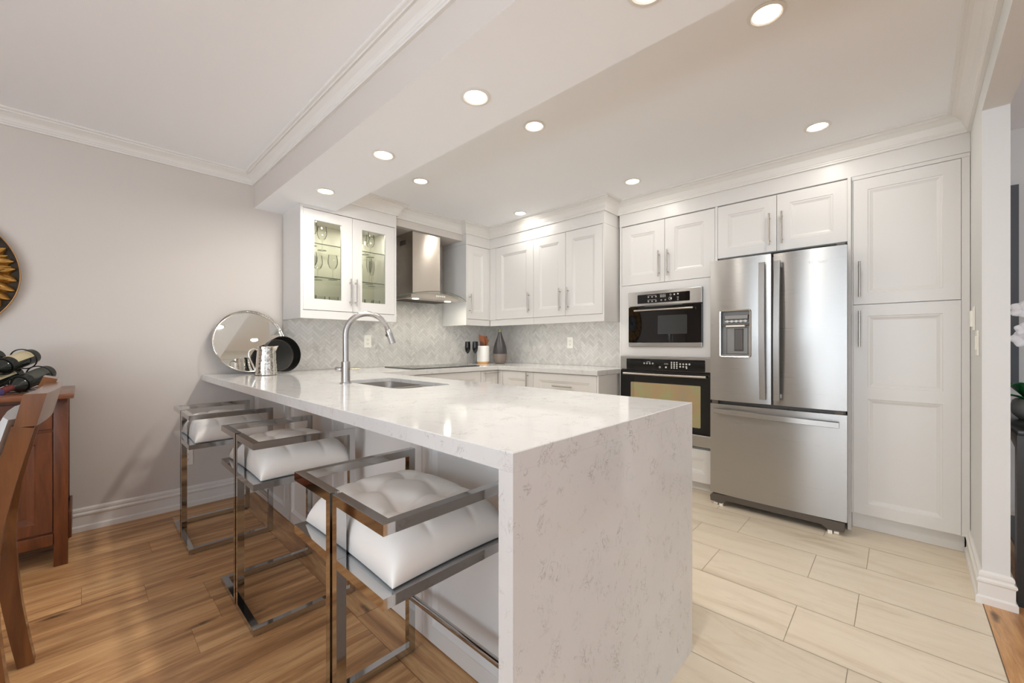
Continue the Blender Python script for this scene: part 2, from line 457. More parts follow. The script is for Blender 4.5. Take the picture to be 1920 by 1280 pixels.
# front wall and side wall behind the camera, with window openings
def wall_open(name, fn, u0, u1, holes, zt=2.55, T=.1):
    mb = MB(); us = [u0]
    for h in holes: us += [h[0], h[1]]
    us.append(u1)
    def bx(a, b, c, d):
        p, q = fn(a, c, 0), fn(b, d, -T); mb.box(p[0], q[0], p[1], q[1], p[2], q[2])
    for i in range(0, len(us), 2): bx(us[i], us[i+1], -.04, zt)
    for a, b, c, d in holes: bx(a, b, -.04, c); bx(a, b, d, zt)
    return struct(mb.build(name, 'wall'))
FH = [(-2.5, .5, .25, 2.2), (1.9, 3.3, .5, 2.2)]
wall_open('wall_front', lambda u, v, w: (u, YF+w, v), XW-.1, XE+.1, FH)
SH = [(-3.15, 1.75, .35, 2.25)]
wall_open('wall_left', lambda u, v, w: (XW+w, u, v), YF-.1, YA+.1, SH)
def window(name, fn, u0, u1, v0, v1, bars, blinds=True):
    mb = MB().use('trimwhite')
    def bx(a, b, c, d, w0, w1):
        p, q = fn(a, c, w0), fn(b, d, w1); mb.box(p[0], q[0], p[1], q[1], p[2], q[2])
    bx(u0-.08, u0+.04, v0-.08, v1+.08, -.06, .02); bx(u1-.04, u1+.08, v0-.08, v1+.08, -.06, .02)
    bx(u0+.04, u1-.04, v0-.08, v0+.04, -.06, .02); bx(u0+.04, u1-.04, v1-.04, v1+.08, -.06, .02)
    for k in range(1, bars): u = u0+(u1-u0)*k/bars; bx(u-.03, u+.03, v0+.04, v1-.04, -.06, .0)
    if blinds:
        mb.use('blind'); v = v0+.06
        while v < v1-.05: bx(u0+.045, u1-.045, v, v+.012, -.03, -.005); v += .09
    return struct(mb.build(name, 'trimwhite'))
window('window_1', lambda u, v, w: (u, YF+w, v), -2.5, .5, .25, 2.2, 3)
window('window_2', lambda u, v, w: (XW+w, u, v), -3.15, 1.75, .35, 2.25, 4)
window('window_3', lambda u, v, w: (u, YF+w, v), 1.9, 3.3, .5, 2.2, 1)

# ceilings and the dropped beam over the peninsula
struct(MB().box(1.365, 3.95, YR-.08, YA, ZC, ZC+.1).build('ceiling', 'ceiling'))
struct(MB().box(XW-.1, .9065, YF-.1, YA, ZD, ZD+.1).build('ceiling', 'ceiling'))
struct(MB().box(.9065, XE+.1, YF-.1, YR-.08, ZD, ZD+.1).build('ceiling', 'ceiling'))
mb = MB(); mb.box(.9065, 1.365, YF, YA, ZS, 2.52); mb.mats = ['wall', 'soffit']
for f in mb.bm.faces:
    c = f.calc_center_median()
    if c.z < ZS+.01 or c.x > 1.36: f.material_index = 1
struct(mb.build('ceiling_beam'))

# crown mouldings, baseboards
def crown_prof(zt, h, p, wall_lip=.014):
    zb = zt-h
    return [(0, zb), (wall_lip, zb), (wall_lip, zb+.010), (wall_lip+.004, zb+.013), (wall_lip+.004, zb+.020), (wall_lip+.008, zb+.024),
            (wall_lip+.013, zb+.036), (p*.42, zb+h*.55), (p*.68, zb+h*.75), (p-.014, zt-.022), (p-.014, zt-.012), (p-.004, zt-.010), (p, zt-.006), (p, zt), (0, zt)]
struct(MB().sweep(crown_prof(ZD, .08, .078), [(XW, YA), (.9065, YA), (.9065, YF)], flip=-1).build('trim_1', 'trimwhite'))
struct(MB().sweep(crown_prof(ZC, .105, .085), [(1.366, 3.2), (1.9, 3.2), (1.9, 3.25), (2.69, 3.25), (2.69, 3.19), (3.02, 3.19), (3.02, 1.79),
        (3.24, 1.79), (3.24, yr(3.24)), (1.366, yr(1.366))], flip=-1).build('trim_2', 'trimwhite'))
BP = [(0, 0), (.020, 0), (.020, .028), (.013, .036), (.013, .088), (.018, .096), (.018, .104), (.009, .112), (.012, .122), (.011, .132), (.004, .140), (0, .140)]
struct(MB().sweep(BP, [(XW, YA), (.908, YA)], flip=-1).build('baseboard_back', 'trimwhite'))
struct(MB().sweep(BP, [(3.285, yr(3.285)), (2.715, YR), (2.715, YR-.08), (XE, YR-.08)], flip=-1).build('baseboard_return', 'trimwhite'))
struct(MB().sweep(BP, [(XE, YR-.08), (XE, YF)], flip=-1).build('baseboard_hall', 'trimwhite'))

# friezes above the wall cabinets, bulkhead over the hood
struct(MB().box(1.3655, 1.9, 3.2, YA-.001, 2.152, ZC-.001).build('trim_3', 'white'))
mb = MB().use('wall').box(1.901, 2.689, 3.25, YA-.001, 2.19, 2.30); mb.use('white').box(1.901, 2.689, 3.2505, YA-.001, 2.30, ZC-.001)
struct(mb.build('trim_4'))
mb = MB().box(2.69, 3.02, 3.19, YA-.001, 2.152, ZC-.001); mb.box(3.02, XB-.001, 1.79, YA-.001, 2.152, ZC-.001)
struct(mb.build('trim_5', 'white'))
struct(MB().box(3.24, 3.89, yr(3.24)+.001, 1.7685, 2.152, ZC-.001).build('trim_6', 'white'))

# herringbone marble backsplash
def herringbone(fn, u0, u1, v0, v1, W=.0235, n=3, org=(0, 0)):
    polys = []; cs = math.sqrt(.5); g = .0007
    span = int(1.45*(max(abs(u0-org[0]), abs(u1-org[0]))+max(abs(v0-org[1]), abs(v1-org[1])))/W)+12
    def add(x0, y0, dx, dy):
        P = [(x0*W+g, y0*W+g), ((x0+dx)*W-g, y0*W+g), ((x0+dx)*W-g, (y0+dy)*W-g), (x0*W+g, (y0+dy)*W-g)]
        P = [(org[0]+(p-q)*cs, org[1]+(p+q)*cs) for p, q in P]
        if max(p[0] for p in P) < u0 or min(p[0] for p in P) > u1 or max(p[1] for p in P) < v0 or min(p[1] for p in P) > v1: return
        for ax, lim, sg in ((0, u0, 1), (0, u1, -1), (1, v0, 1), (1, v1, -1)):
            Q = []
            for i in range(len(P)):
                a, b = P[i-1], P[i]; da, db = sg*(a[ax]-lim), sg*(b[ax]-lim)
                if da*db < 0: k = da/(da-db); Q.append((a[0]+k*(b[0]-a[0]), a[1]+k*(b[1]-a[1])))
                if db >= 0: Q.append(b)
            P = Q
            if len(P) < 3: return
        ar = abs(sum(P[i-1][0]*P[i][1]-P[i][0]*P[i-1][1] for i in range(len(P))))/2
        if ar > 1e-5: polys.append(P)
    for y in range(-span, span):
        for m in range(-span//(2*n)-3, span//(2*n)+3):
            add(y+2*n*m, y, n, 1); add(y, y-(2*n-1)+2*n*m, 1, n)
    return polys
def backsplash(name, regions):
    mb = MB(); col = []
    for fn, u0, u1, v0, v1, org in regions:
        mb.use('grout'); a, b = fn(u0, v0, .0), fn(u1, v1, .0045); mb.box(a[0], b[0], a[1], b[1], a[2], b[2])
        while len(col) < len(mb.bm.faces): col.append((.5, .5, .5))
        mb.use('marble')
        for P in herringbone(fn, u0, u1, v0, v1, org=org):
            c = (random.random(), random.random(), random.random()); k = len(mb.bm.faces)
            mb.rings([[fn(u, v, .004) for u, v in P], [fn(u, v, .006) for u, v in P]], False, True)
            while len(col) < len(mb.bm.faces): col.append(c)
    o = mb.build(name)
    at = o.data.attributes.new('rnd', 'FLOAT_COLOR', 'CORNER')
    for p in o.data.polygons:
        for li in p.loop_indices: at.data[li].color = col[p.index]+(1,)
    return struct(o)
backsplash('wall_back_tiles', [(ony(YA-.001), 1.108, 1.902, .915, 1.40, (1, 1)), (ony(YA-.001), 1.902, 2.688, .915, 2.188, (1, 1)), (ony(YA-.001), 2.688, XB-.006, .915, 1.40, (1, 1))])
backsplash('wall_right_tiles', [(onx(XB-.001), 1.7695, YA-.006, .915, 1.40, (1, 1))])

# ================================================================ KITCHEN CABINETS
def door_part(root, fn, u0, u1, v0, v1, h=None, stile=.07, name='door'):
    """h = (u, v, length, vertical)"""
    d = panel_door(fn, u0, u1, v0, v1, stile).build(name, 'white', root)
    if h: bar_handle(fn, h[0], h[1], h[2], h[3], 'handle', d)
    return d
G = .0015
# --- glass-front wall cabinet left of the hood
Y = 3.2
t = thing('glass_cabinet', 'white wall cabinet with two glass doors left of the range hood', 'cabinet', (1.5, Y, 1.325))
mb = MB(); x0, x1 = 1.108, 1.90
mb.box(x0, x0+.018, Y+.001, YA-.008, 1.325, 2.15); mb.box(x1-.018, x1, Y+.001, YA-.008, 1.325, 2.15)
mb.box(x0, x0+.018, Y-.0, Y+.001, 1.325, 2.15); mb.box(x1-.018, x1, Y, Y+.001, 1.325, 2.15)
mb.box(x0+.018, x1-.018, Y+.03, YA-.02, 1.388, 1.406); mb.box(x0+.018, x1-.018, Y+.02, YA-.02, 2.132, 2.15)
mb.box(x0+.018, x1-.018, Y+.004, Y+.02, 1.325, 1.386)
mb.box(1.496, 1.508, Y+.024, Y+.06, 1.406, 2.132)
mb.use('cabin').box(x0+.018, x1-.018, YA-.02, YA-.008, 1.388, 2.15)
mb.mats = ['white', 'cabin'];
for f in mb.bm.faces: f.material_index = 1 if f.calc_center_median().y > YA-.021 and abs(f.normal.y) > -1 and f.calc_center_median().x > x0+.03 and f.calc_center_median().x < x1-.03 and f.calc_center_median().z > 1.39 else 0
mb.build('carcass', None, t)
struct(MB().box(1.1085, 1.3645, Y, YA-.001, 2.1505, ZS-.0005).build('trim_7', 'white'))
def glass_door(u0, u1, g0, g1, hx):
    fn = ony(Y); v0, v1 = 1.390, 2.147; mb = MB()
    a = [(0, -.02), (0, -.0015), (.0015, 0)]
    def ring(x0, x1, z0, z1, d): return [fn(x0, z0, d), fn(x1, z0, d), fn(x1, z1, d), fn(x0, z1, d)]
    R = [ring(u0, u1, v0, v1, 0)]
    gz0, gz1 = 1.472, 2.072
    mb.rings([ring(u0, u1, v0, v1, -.02), ring(u0, u1, v0, v1, -.0015), ring(u0+.0015, u1-.0015, v0+.0015, v1-.0015, 0), ring(g0, g1, gz0, gz1, 0),
              ring(g0+.003, g1-.003, gz0+.003, gz1-.003, -.006), ring(g0+.003, g1-.003, gz0+.003, gz1-.003, -.02), ring(u0, u1, v0, v1, -.02)], False, False)
    d = mb.build('door', 'white', t)
    MB().box(g0+.0028, g1-.0028, Y+.009, Y+.013, gz0+.0028, gz1-.0028).build('glass_pane', 'glass', d)
    bar_handle(fn, hx, 1.545, .215, True, 'handle', d)
glass_door(1.127, 1.5025, 1.206, 1.417, 1.480); glass_door(1.5045, 1.881, 1.585, 1.800, 1.528)
for z in (1.646, 1.902):
    mb = MB().use('shelfglass').box(1.128, 1.88, Y+.03, YA-.022, z-.003, z+.003); mb.use('glassedge').box(1.128, 1.88, Y+.0285, Y+.0298, z-.003, z+.003)
    mb.build('shelf', None, t)

for x in (1.31, 1.69):  # pucks and their lamps are added to brighten the cabinet interior
    MB().lathe([(0, 0), (.03, 0), (.03, -.006), (0, -.006)], (x, 3.36, 2.1318), 20).build('added_puck_light', 'lamp', t)
    area('cabinet_fill', (x, 3.36, 2.122), (0, 0, 0), .05, .05, 1.0, (1, .96, .9), 'DISK')

# --- corner wall cabinets
FA, FB = ony(3.19), onx(3.02)
t = thing('wall_cabinet', 'narrow white wall cabinet with one door between hood and corner', 'cabinet', (2.85, 3.19, 1.325))
mb = MB().box(2.69, 2.704, 3.19, YA-.008, 1.325, 2.15); mb.box(2.704, 3.019, 3.211, YA-.008, 1.39, 2.15); mb.box(2.704, 3.0255, 3.196, 3.211, 1.325, 1.386); mb.box(3.0015, 3.0195, 3.19, 3.2105, 1.388, 2.149)
mb.build('carcass', 'white', t)
door_part(t, FA, 2.706, 3.0, 1.391, 2.148, (2.735, 1.545, .2, True), .075)
t = thing('wall_cabinet', 'white corner wall cabinet with one wide door beside the double-door wall cabinet', 'cabinet', (3.02, 2.83, 1.325))
mb = MB().box(3.041, XB-.008, 2.572, 3.188, 1.39, 2.15); mb.box(3.026, 3.041, 2.572, 3.188, 1.325, 1.386); mb.box(3.02, 3.041, 3.096, 3.188, 1.388, 2.15)
mb.build('carcass', 'white', t)
door_part(t, FB, 2.573+G, 3.094, 1.391, 2.148, (2.627, 1.54, .2, True), .085)
t = thing('wall_cabinet', 'white double-door wall cabinet beside the oven tower', 'cabinet', (3.02, 2.18, 1.325))
mb = MB().box(3.041, XB-.008, 1.807, 2.570, 1.39, 2.1495); mb.box(3.026, 3.041, 1.806, 2.570, 1.325, 1.386); mb.box(3.02, XB-.008, 1.79, 1.806, 1.325, 2.15)
mb.build('carcass', 'white', t)
door_part(t, FB, 2.190+G, 2.573-G, 1.391, 2.148, (2.246, 1.54, .205, True), .075)
door_part(t, FB, 1.809, 2.190-G, 1.391, 2.148, (2.158, 1.54, .205, True), .075)

for o, bx_ in (('glass_cabinet', (1.2, 1.8, 3.3, 3.33, 1.3872)), ('wall_cabinet', (2.73, 2.99, 3.26, 3.29, 1.3892)), ('wall_cabinet.001', (3.1, 3.13, 2.6, 3.1, 1.3892)), ('wall_cabinet.002', (3.1, 3.13, 1.85, 2.55, 1.3892))):  # strips and lamps added under the wall cabinets to lift the backsplash
    x0, x1, y0, y1, z = bx_; rt_ = bpy.data.objects[o]
    box('added_light_strip', 'plate', rt_, x0, x1, y0, y1, z-.008, z-.0003)
    area('under_cabinet_fill', ((x0+x1)/2, (y0+y1)/2, z-.010), (0, 0, 0), x1-x0, y1-y0, (.35 if o == 'glass_cabinet' else 1.1)*max(x1-x0, y1-y0), (1, .97, .92))

# --- base cabinets on the two walls
FA, FB = ony(2.94), onx(2.90)
t = thing('base_cabinet', 'white base cabinet with wide drawer under the cooktop', 'cabinet', (2.1, 2.94, 0))
mb = MB().box(1.56, 2.666, 2.961, YA-.01, .1, .70); mb.box(1.56, 2.666, 2.961, 2.98, .7, .872); mb.box(1.56, 2.666, 3.0, YA-.01, 0, .1)
mb.build('carcass', 'white', t)
door_part(t, FA, 1.93, 2.665, .685, .868, (2.3, .775, .25, False), name='drawer')
door_part(t, FA, 1.93, 2.297, .105, .68, (2.265, .55, .2, True)); door_part(t, FA, 2.3, 2.665, .105, .68, (2.33, .55, .2, True))
t = thing('base_cabinet', 'narrow white base cabinet with short drawer in the counter corner', 'cabinet', (2.8, 2.94, 0))
mb = MB().box(2.669, XB-.01, 2.961, YA-.01, .1, .872); mb.box(2.669, XB-.01, 3.0, YA-.01, 0, .1)
mb.build('carcass', 'white', t)
door_part(t, FA, 2.669, 2.898, .685, .868, None, .05, 'drawer'); d = t.children[-1]
bar_handle(FA, 2.79, .846, .19, False, 'handle', d)
door_part(t, FA, 2.669, 2.898, .105, .68, None)
t = thing('base_cabinet', 'white base cabinet with one door left of the wide drawers', 'cabinet', (2.90, 2.7, 0))
mb = MB().box(2.921, XB-.01, 2.471, 2.959, .1, .872); mb.box(2.96, XB-.01, 2.471, 2.959, 0, .1); mb.box(2.90, 2.921, 2.875, 2.938, .105, .868)
mb.build('carcass', 'white', t)
door_part(t, FB, 2.473, 2.872, .105, .868, (2.535, .765, .2, True))
t = thing('base_cabinet', 'white three-drawer base cabinet at the end of the tiled wall', 'cabinet', (2.90, 2.1, 0))
mb = MB().box(2.921, XB-.01, 1.79, 2.469, .1, .872); mb.box(2.96, XB-.01, 1.79, 2.469, 0, .1); mb.box(2.90, 3.20, 1.772, 1.789, 0, .872)
mb.build('carcass', 'white', t)
for a, b in ((.62, .868), (.365, .617), (.105, .362)): door_part(t, FB, 1.792, 2.470, a, b, (2.124, (a+b)/2+.016, .21, False), .065, 'drawer')

# --- peninsula base: stool side with four framed panels
t = thing('peninsula_cabinet', 'white panelled peninsula base facing the bar stools', 'cabinet', (1.2, 2.0, 0))
mb = MB().box(.912, .93, .592, YA-.022, 0, .872); mb.box(1.5, 1.52, .592, 2.93, .1, .872); mb.box(.93, 1.5, .592, .61, 0, .872); mb.box(1.44, 1.46, .61, 2.95, 0, .1)
mb.build('carcass', 'white', t)
fs = onx(.911)
for k in range(4):
    a = .596+.744*k
    mb = MB(); rect_rings(mb, fs, a, min(a+.741, YA-.024), .004, .868, [(0, 0), (.0, .004), (.0015, .0055), (.062, .0055), (.066, .010), (.074, .0115), (.083, .006), (.094, .0005)])
    mb.build('panel', 'white', t)
fi = ongx(1.5205)
for k in range(4):
    a = .6+.58*k; panel_door(fi, a, a+.575, .105, .868).build('door', 'white', t)

# --- oven tower
FT = onx(3.24)
t = thing('oven_cabinet', 'tall white cabinet holding the built-in microwave and wall oven', 'cabinet', (3.24, 1.37, 0))
mb = MB().box(3.261, 3.88, 1.75, 1.766, 0, 2.15); mb.box(3.261, 3.88, .972, .984, 0, 2.15); mb.box(3.86, 3.88, .984, 1.75, .07, 2.15)
mb.box(3.261, 3.86, .984, 1.75, 2.134, 2.15); mb.box(3.261, 3.86, .984, 1.75, 1.6, 1.618); mb.box(3.261, 3.86, .984, 1.75, 1.05, 1.068); mb.box(3.261, 3.86, .984, 1.75, .318, .336)
mb.box(3.30, 3.32, .984, 1.75, 0, .07)
mb.box(3.24, 3.261, 1.748, 1.766, 0.0, 2.15); mb.box(3.24, 3.261, .968, .985, .0, 2.15)
mb.build('carcass', 'white', t)
mb = MB().box(3.24, 3.26, 1.672, 1.747, 1.030, 1.632); mb.box(3.24, 3.26, .986, 1.070, 1.030, 1.632); mb.box(3.24, 3.26, 1.070, 1.672, 1.567, 1.632); mb.box(3.24, 3.26, 1.070, 1.672, 1.030, 1.109)
mb.build('face_frame', 'white', t)
door_part(t, FT, 1.367+G, 1.746, 1.635, 2.143, (1.41, 1.785, .21, True), .08)
door_part(t, FT, .987, 1.367-G, 1.635, 2.143, (1.338, 1.785, .21, True), .08)
door_part(t, FT, .987, 1.746, .075, .328, (1.366, .27, .25, False), .07, 'drawer')

# --- cabinet above the fridge with its side panels
t = thing('fridge_cabinet', 'white two-door cabinet above the steel refrigerator', 'cabinet', (3.24, .6, 1.76))
mb = MB().box(3.261, 3.88, .224, .966, 1.76, 2.15)
mb.build('carcass', 'white', t)
box('side_panel', 'white', t, 3.215, 3.88, .2045, .2205, 0, 2.15)
door_part(t, FT, .594+G, .966, 1.762, 2.143, (.634, 1.912, .215, True), .07)
door_part(t, FT, .222, .594-G, 1.762, 2.143, (.562, 1.912, .215, True), .07)

# --- pantry
t = thing('pantry_cabinet', 'tall white pantry cabinet right of the refrigerator', 'cabinet', (3.24, -.03, 0))
mb = MB().box(3.261, 3.88, -.266, .203, .1, 2.15); mb.box(3.30, 3.88, -.266, .203, 0, .1)
mb.box(3.243, 3.261, -.281, -.2505, .1, 2.15); mb.box(3.243, 3.261, .197, .2035, .1, 2.15); mb.box(3.24, 3.261, -.281, .2035, 2.1285, 2.15)
mb.build('carcass', 'white', t)
door_part(t, FT, -.249, .196, 1.370, 2.126, (.166, 1.521, .214, True), .067)
mb = MB(); s_ = .067
def fb(a, b, c, d): p, q = FT(a, c, -.02), FT(b, d, 0); mb.box(p[0], q[0], p[1], q[1], p[2], q[2])
fb(-.249, -.249+s_, .104, 1.366); fb(.196-s_, .196, .104, 1.366)
for a, b in ((.104, .171), (.80, .87), (1.299, 1.366)): fb(-.249+s_, .196-s_, a, b)
for a, b in ((.171, .80), (.87, 1.299)):
    rect_rings(mb, FT, -.249+s_, .196-s_, a, b, [(0, -.019), (0, -.0002), (.003, -.0035), (.011, -.0045), (.013, -.0065), (.024, -.011)])
d = mb.build('door', 'white', t); bar_handle(FT, .166, 1.222, .217, True, 'handle', d)

# ================================================================ WORKTOP
def worktop():
    mb = MB(); z0, z1 = .874, .914
    outer = [(.584, .55), (1.55, .55), (1.55, 2.92), (2.88, 2.92), (2.88, 1.770), (XB-.007, 1.770), (XB-.007, YA-.007), (1.108, YA-.007), (1.108, YA-.0005), (.584, YA-.0005)]
    hole = []
    for cu, cv, a, r in ((1.36, 2.36, 0, .02), (1.04, 2.36, PI/2, .07), (1.04, 1.73, PI, .07), (1.36, 1.73, 1.5*PI, .03)):
        cu += -r if cu > 1.2 else r; cv += -r if cv > 2 else r
        hole += [(cu+r*math.cos(a+PI/2*i/6), cv+r*math.sin(a+PI/2*i/6)) for i in range(7)]
    e = .0018
    def loop(P, z): return [mb.v(x, y, z) for x, y in P]
    def offs(P, d):
        Q = []; n = len(P)
        for i in range(n):
            a, b, c = Vector(P[i-1]), Vector(P[i]), Vector(P[(i+1) % n]); d1, d2 = (b-a).normalized(), (c-b).normalized()
            n1, n2 = Vector((-d1.y, d1.x)), Vector((-d2.y, d2.x)); m = (n1+n2)/(1+n1.dot(n2)); Q.append((b.x+m.x*d, b.y+m.y*d))
        return Q
    ot, ob = loop(offs(outer, e), z1), loop(outer, z0); om = loop(outer, z1-e)
    ht, hm = loop(hole, z1), loop(hole, .893); hm2, hb = loop(offs(hole, -.03), .893), loop(offs(hole, -.03), z0)
    for A, B in ((ot, om), (om, ob), (ht, hm), (hm, hm2), (hm2, hb)):
        n = len(A)
        for i in range(n): mb.face([A[i], A[(i+1) % n], B[(i+1) % n], B[i]])
    for A, B in ((ot, ht), (ob, hb)):
        ed = []
        for L in (A, B):
            for i in range(len(L)):
                ee = mb.bm.edges.get((L[i], L[(i+1) % len(L)])) or mb.bm.edges.new((L[i], L[(i+1) % len(L)])); ed.append(ee)
        bmesh.ops.triangle_fill(mb.bm, use_beauty=True, use_dissolve=True, edges=ed)
    return mb
wt = thing('worktop', 'white quartz worktop with waterfall end, wrapping from peninsula along both walls', 'countertop', (1.07, .55, 0))
worktop().build('slab', 'quartz', wt)
box('waterfall_panel', 'quartz', wt, .584, 1.55, .55, .5905, .0, .8738)

# sink and faucet
t = thing('sink', 'double-bowl stainless undermount sink in the peninsula', 'sink', (1.2, 2.04, .7))
def bowl(x0, x1, y0, y1, zt, zb):
    mb = MB(); def_r = lambda d, r, z: [(u, v, z) for u, v in rrect(x0+d, x1-d, y0+d, y1-d, r, 5)]
    mb.rings([def_r(-.012, .06, zt), def_r(0, .05, zt), def_r(.004, .05, zt-.02), def_r(.008, .05, zb+.03), def_r(.03, .05, zb), def_r(.1, .03, zb-.003)], False, True)
    mb.rings([def_r(-.012, .06, zt), def_r(-.006, .06, zt-.02), def_r(-.004, .06, zb-.01), def_r(.08, .03, zb-.012)], False, True)
    return mb
bowl(1.045, 1.365, 1.99, 2.365, .8925, .67).build('bowl', 'sinksteel', t, smooth=True)
bowl(1.045, 1.365, 1.725, 1.968, .8925, .69).build('bowl', 'sinksteel', t, smooth=True)
box('divider', 'sinksteel', t, 1.05, 1.36, 1.9695, 1.9885, .80, .8923, bev=.005)
for y in (2.17, 1.85): MB().lathe([(.0, .0), (.04, .0), (.042, .004), (.02, .006), (0, .005)], (1.2, y, .671 if y > 2 else .691), 24).build('drain', 'chrome', t, smooth=True)
t = thing('faucet', 'tall brushed-steel gooseneck faucet beside the sink', 'faucet', (.995, 2.2, .914))
b = Vector((.995, 2.2, .914))
MB().lathe([(0, 0), (.030, 0), (.030, .004), (.0235, .006), (.0235, .119), (.0215, .1205), (0, .1205)], b, 32).build('base', 'steelv', t, smooth=True)
dx = Vector((.97, -.24, 0)).normalized()
R_ = .117
pts = [b+Vector((0, 0, z)) for z in (.1207, .16, .2, .24, .27)]
for i in range(1, 21):
    a = PI-(PI-.27)*i/20*1.0; pts.append(b+dx*(R_+R_*math.cos(a))+Vector((0, 0, .27+R_*math.sin(a))))
MB().tube(pts, .0155, 20).build('spout', 'steelv', t, smooth=True)
e1 = pts[-1]; dd = (pts[-1]-pts[-2]).normalized()
MB().tube([e1+dd*.0005, e1+dd*.003, e1+dd*.004, e1+dd*.03, e1+dd*.085, e1+dd*.088], [.0150, .0165, .0172, .0185, .0195, .017], 20).build('spray_head', 'steelv', t, smooth=True)
sd = dx.cross(Vector((0, 0, 1))).normalized(); q = e1+dd*.035-Vector((dx.x, dx.y, 0))*.016
MB().lathe([(0, -.005), (.009, -.005), (.011, 0), (.009, .005), (0, .005)], q, 12, 'X').build('spray_button', 'slot', t, smooth=True)
ld = Vector((.75, -.66, 0)); z = Vector((0, 0, .078))
MB().tube([b+z-ld*.021, b+z-ld*.024, b+z-ld*.05, b+z-ld*.054], [.011, .014, .014, .011], 16).build('handle', 'steelv', t, smooth=True)
MB().tube([b+z+ld*.0237, b+z+ld*.05, b+z+ld*.075], [.0035, .0035, .003], 10).build('lever', 'brasslever', t, smooth=True)

# cooktop
t = thing('cooktop', 'flat black glass cooktop set in the counter under the hood', 'cooktop', (2.31, 3.25, .9145))
MB().prism(rrect(1.95, 2.71, 3.0, 3.5, .012), lambda u, v, d: (u, v, d), .9145, .921).build('glass_top', 'blackgloss', t)
for x, y, r in ((2.12, 3.36, .1), (2.12, 3.13, .075), (2.52, 3.36, .075), (2.52, 3.13, .1)):
    MB().lathe([(r-.002, 0), (r, 0), (r, .0003), (r-.002, .0003)], (x, y, .9212), 40, caps=False).build('burner_ring', 'padgrey', t)

# ================================================================ APPLIANCES
def rbox(mb, fn, u0, u1, v0, v1, w0, w1, r=.004):
    """box whose front (w1) has softened edges, on a plane frame"""
    def rg(i, w): return [fn(u0+i, v0+i, w), fn(u1-i, v0+i, w), fn(u1-i, v1-i, w), fn(u0+i, v1-i, w)]
    return mb.rings([rg(0, w0), rg(0, w1-r), rg(r*.3, w1-r*.3), rg(r, w1)])
def dot(mb, fn, u, v, r, w, n=10, inner=None):
    P = [(u+r*math.cos(2*PI*k/n), v+r*math.sin(2*PI*k/n)) for k in range(n)]
    if inner is None: mb.prism(P, fn, w, w+.0006); return
    Q = [(u+inner*math.cos(2*PI*k/n), v+inner*math.sin(2*PI*k/n)) for k in range(n)]
    mb.rings([[fn(a, b, w) for a, b in P], [fn(a, b, w+.0006) for a, b in P], [fn(a, b, w+.0006) for a, b in Q], [fn(a, b, w) for a, b in Q]], False, False)
def rect(mb, fn, u0, u1, v0, v1, w): mb.prism([(u0, v0), (u1, v0), (u1, v1), (u0, v1)], fn, w, w+.0006)

# --- built-in microwave
FM = onx(3.238)
t = thing('microwave', 'built-in black and steel microwave above the wall oven', 'microwave', (3.24, 1.37, 1.11))
box('body', 'darkgrey', t, 3.2605, 3.70, 1.09, 1.655, 1.115, 1.56)
mb = MB(); rbox(mb, FM, 1.071, 1.671, 1.447, 1.566, -.0, .022, .003); mb.build('control_panel', 'steel', t)
pnl = t.children[-1]
mb = MB().use('blackgloss'); mb.prism(rrect(1.159, 1.588, 1.468, 1.541, .004, 3), FM, .0222, .0235)
mb.use('led'); W = .0238
for k in range(3):
    for v in (1.518, 1.482): dot(mb, FM, 1.492-.032*k, v, .006, W, 12, .0045); rect(mb, FM, 1.497-.032*k, 1.487-.032*k, v-.001, v+.001, W)
rect(mb, FM, 1.425, 1.500, 1.5285, 1.530, W); rect(mb, FM, 1.425, 1.500, 1.4935, 1.495, W)
for a, sx in ((1.392, 0), (1.380, 0), (1.368, 0), (1.356, 0)):
    for v in (1.512, 1.522): rect(mb, FM, a-.008, a, v-.003, v-.001, W); rect(mb, FM, a-.008, a, v+.003, v+.005, W); rect(mb, FM, a-.0015, a, v-.003, v+.004, W)
for k in range(4): rect(mb, FM, 1.388-.013*k, 1.395-.013*k, 1.5315, 1.5335, W)
dot(mb, FM, 1.383, 1.486, .006, W, 12, .004); dot(mb, FM, 1.35, 1.486, .006, W, 12, .004)
dot(mb, FM, 1.310, 1.494, .013, W, 20, .0115); dot(mb, FM, 1.305, 1.494, .006, W, 16); dot(mb, FM, 1.308, 1.524, .007, W, 12, .0055)
for a, v in ((1.278, 1.524), (1.25, 1.526), (1.25, 1.499), (1.25, 1.482)): dot(mb, FM, a, v, .006, W, 12, .0045 if v < 1.52 else None)
mb.build('display', None, pnl)
mb = MB(); rbox(mb, FM, 1.071, 1.671, 1.143, 1.440, 0, .022, .003); mb.build('door', 'blackgloss', t); dr = t.children[-1]
for o in t.children:
    if o.name.startswith('door'): dr = o
mb = MB(); mb.prism(rrect(1.180, 1.413, 1.212, 1.362, .004, 3), FM, .0222, .0228); mb.build('window', 'mwwindow', dr)
mb = MB(); mb.tube([FM(1.126, 1.409, .05), FM(1.606, 1.409, .05)], .0075, 12)
for u in (1.15, 1.58): mb.tube([FM(u, 1.409, .0225), FM(u, 1.409, .05)], .006, 8)
mb.build('handle', 'nickel', dr, smooth=True)
mb = MB(); rbox(mb, FM, 1.071, 1.671, 1.110, 1.142, 0, .022, .003); mb.build('bottom_trim', 'steel', t)
mb = MB()
for k in range(26): rect(mb, FM, 1.22+.012*k, 1.228+.012*k, 1.4425, 1.4455, .012)
mb.build('vent_slots', 'led', t)

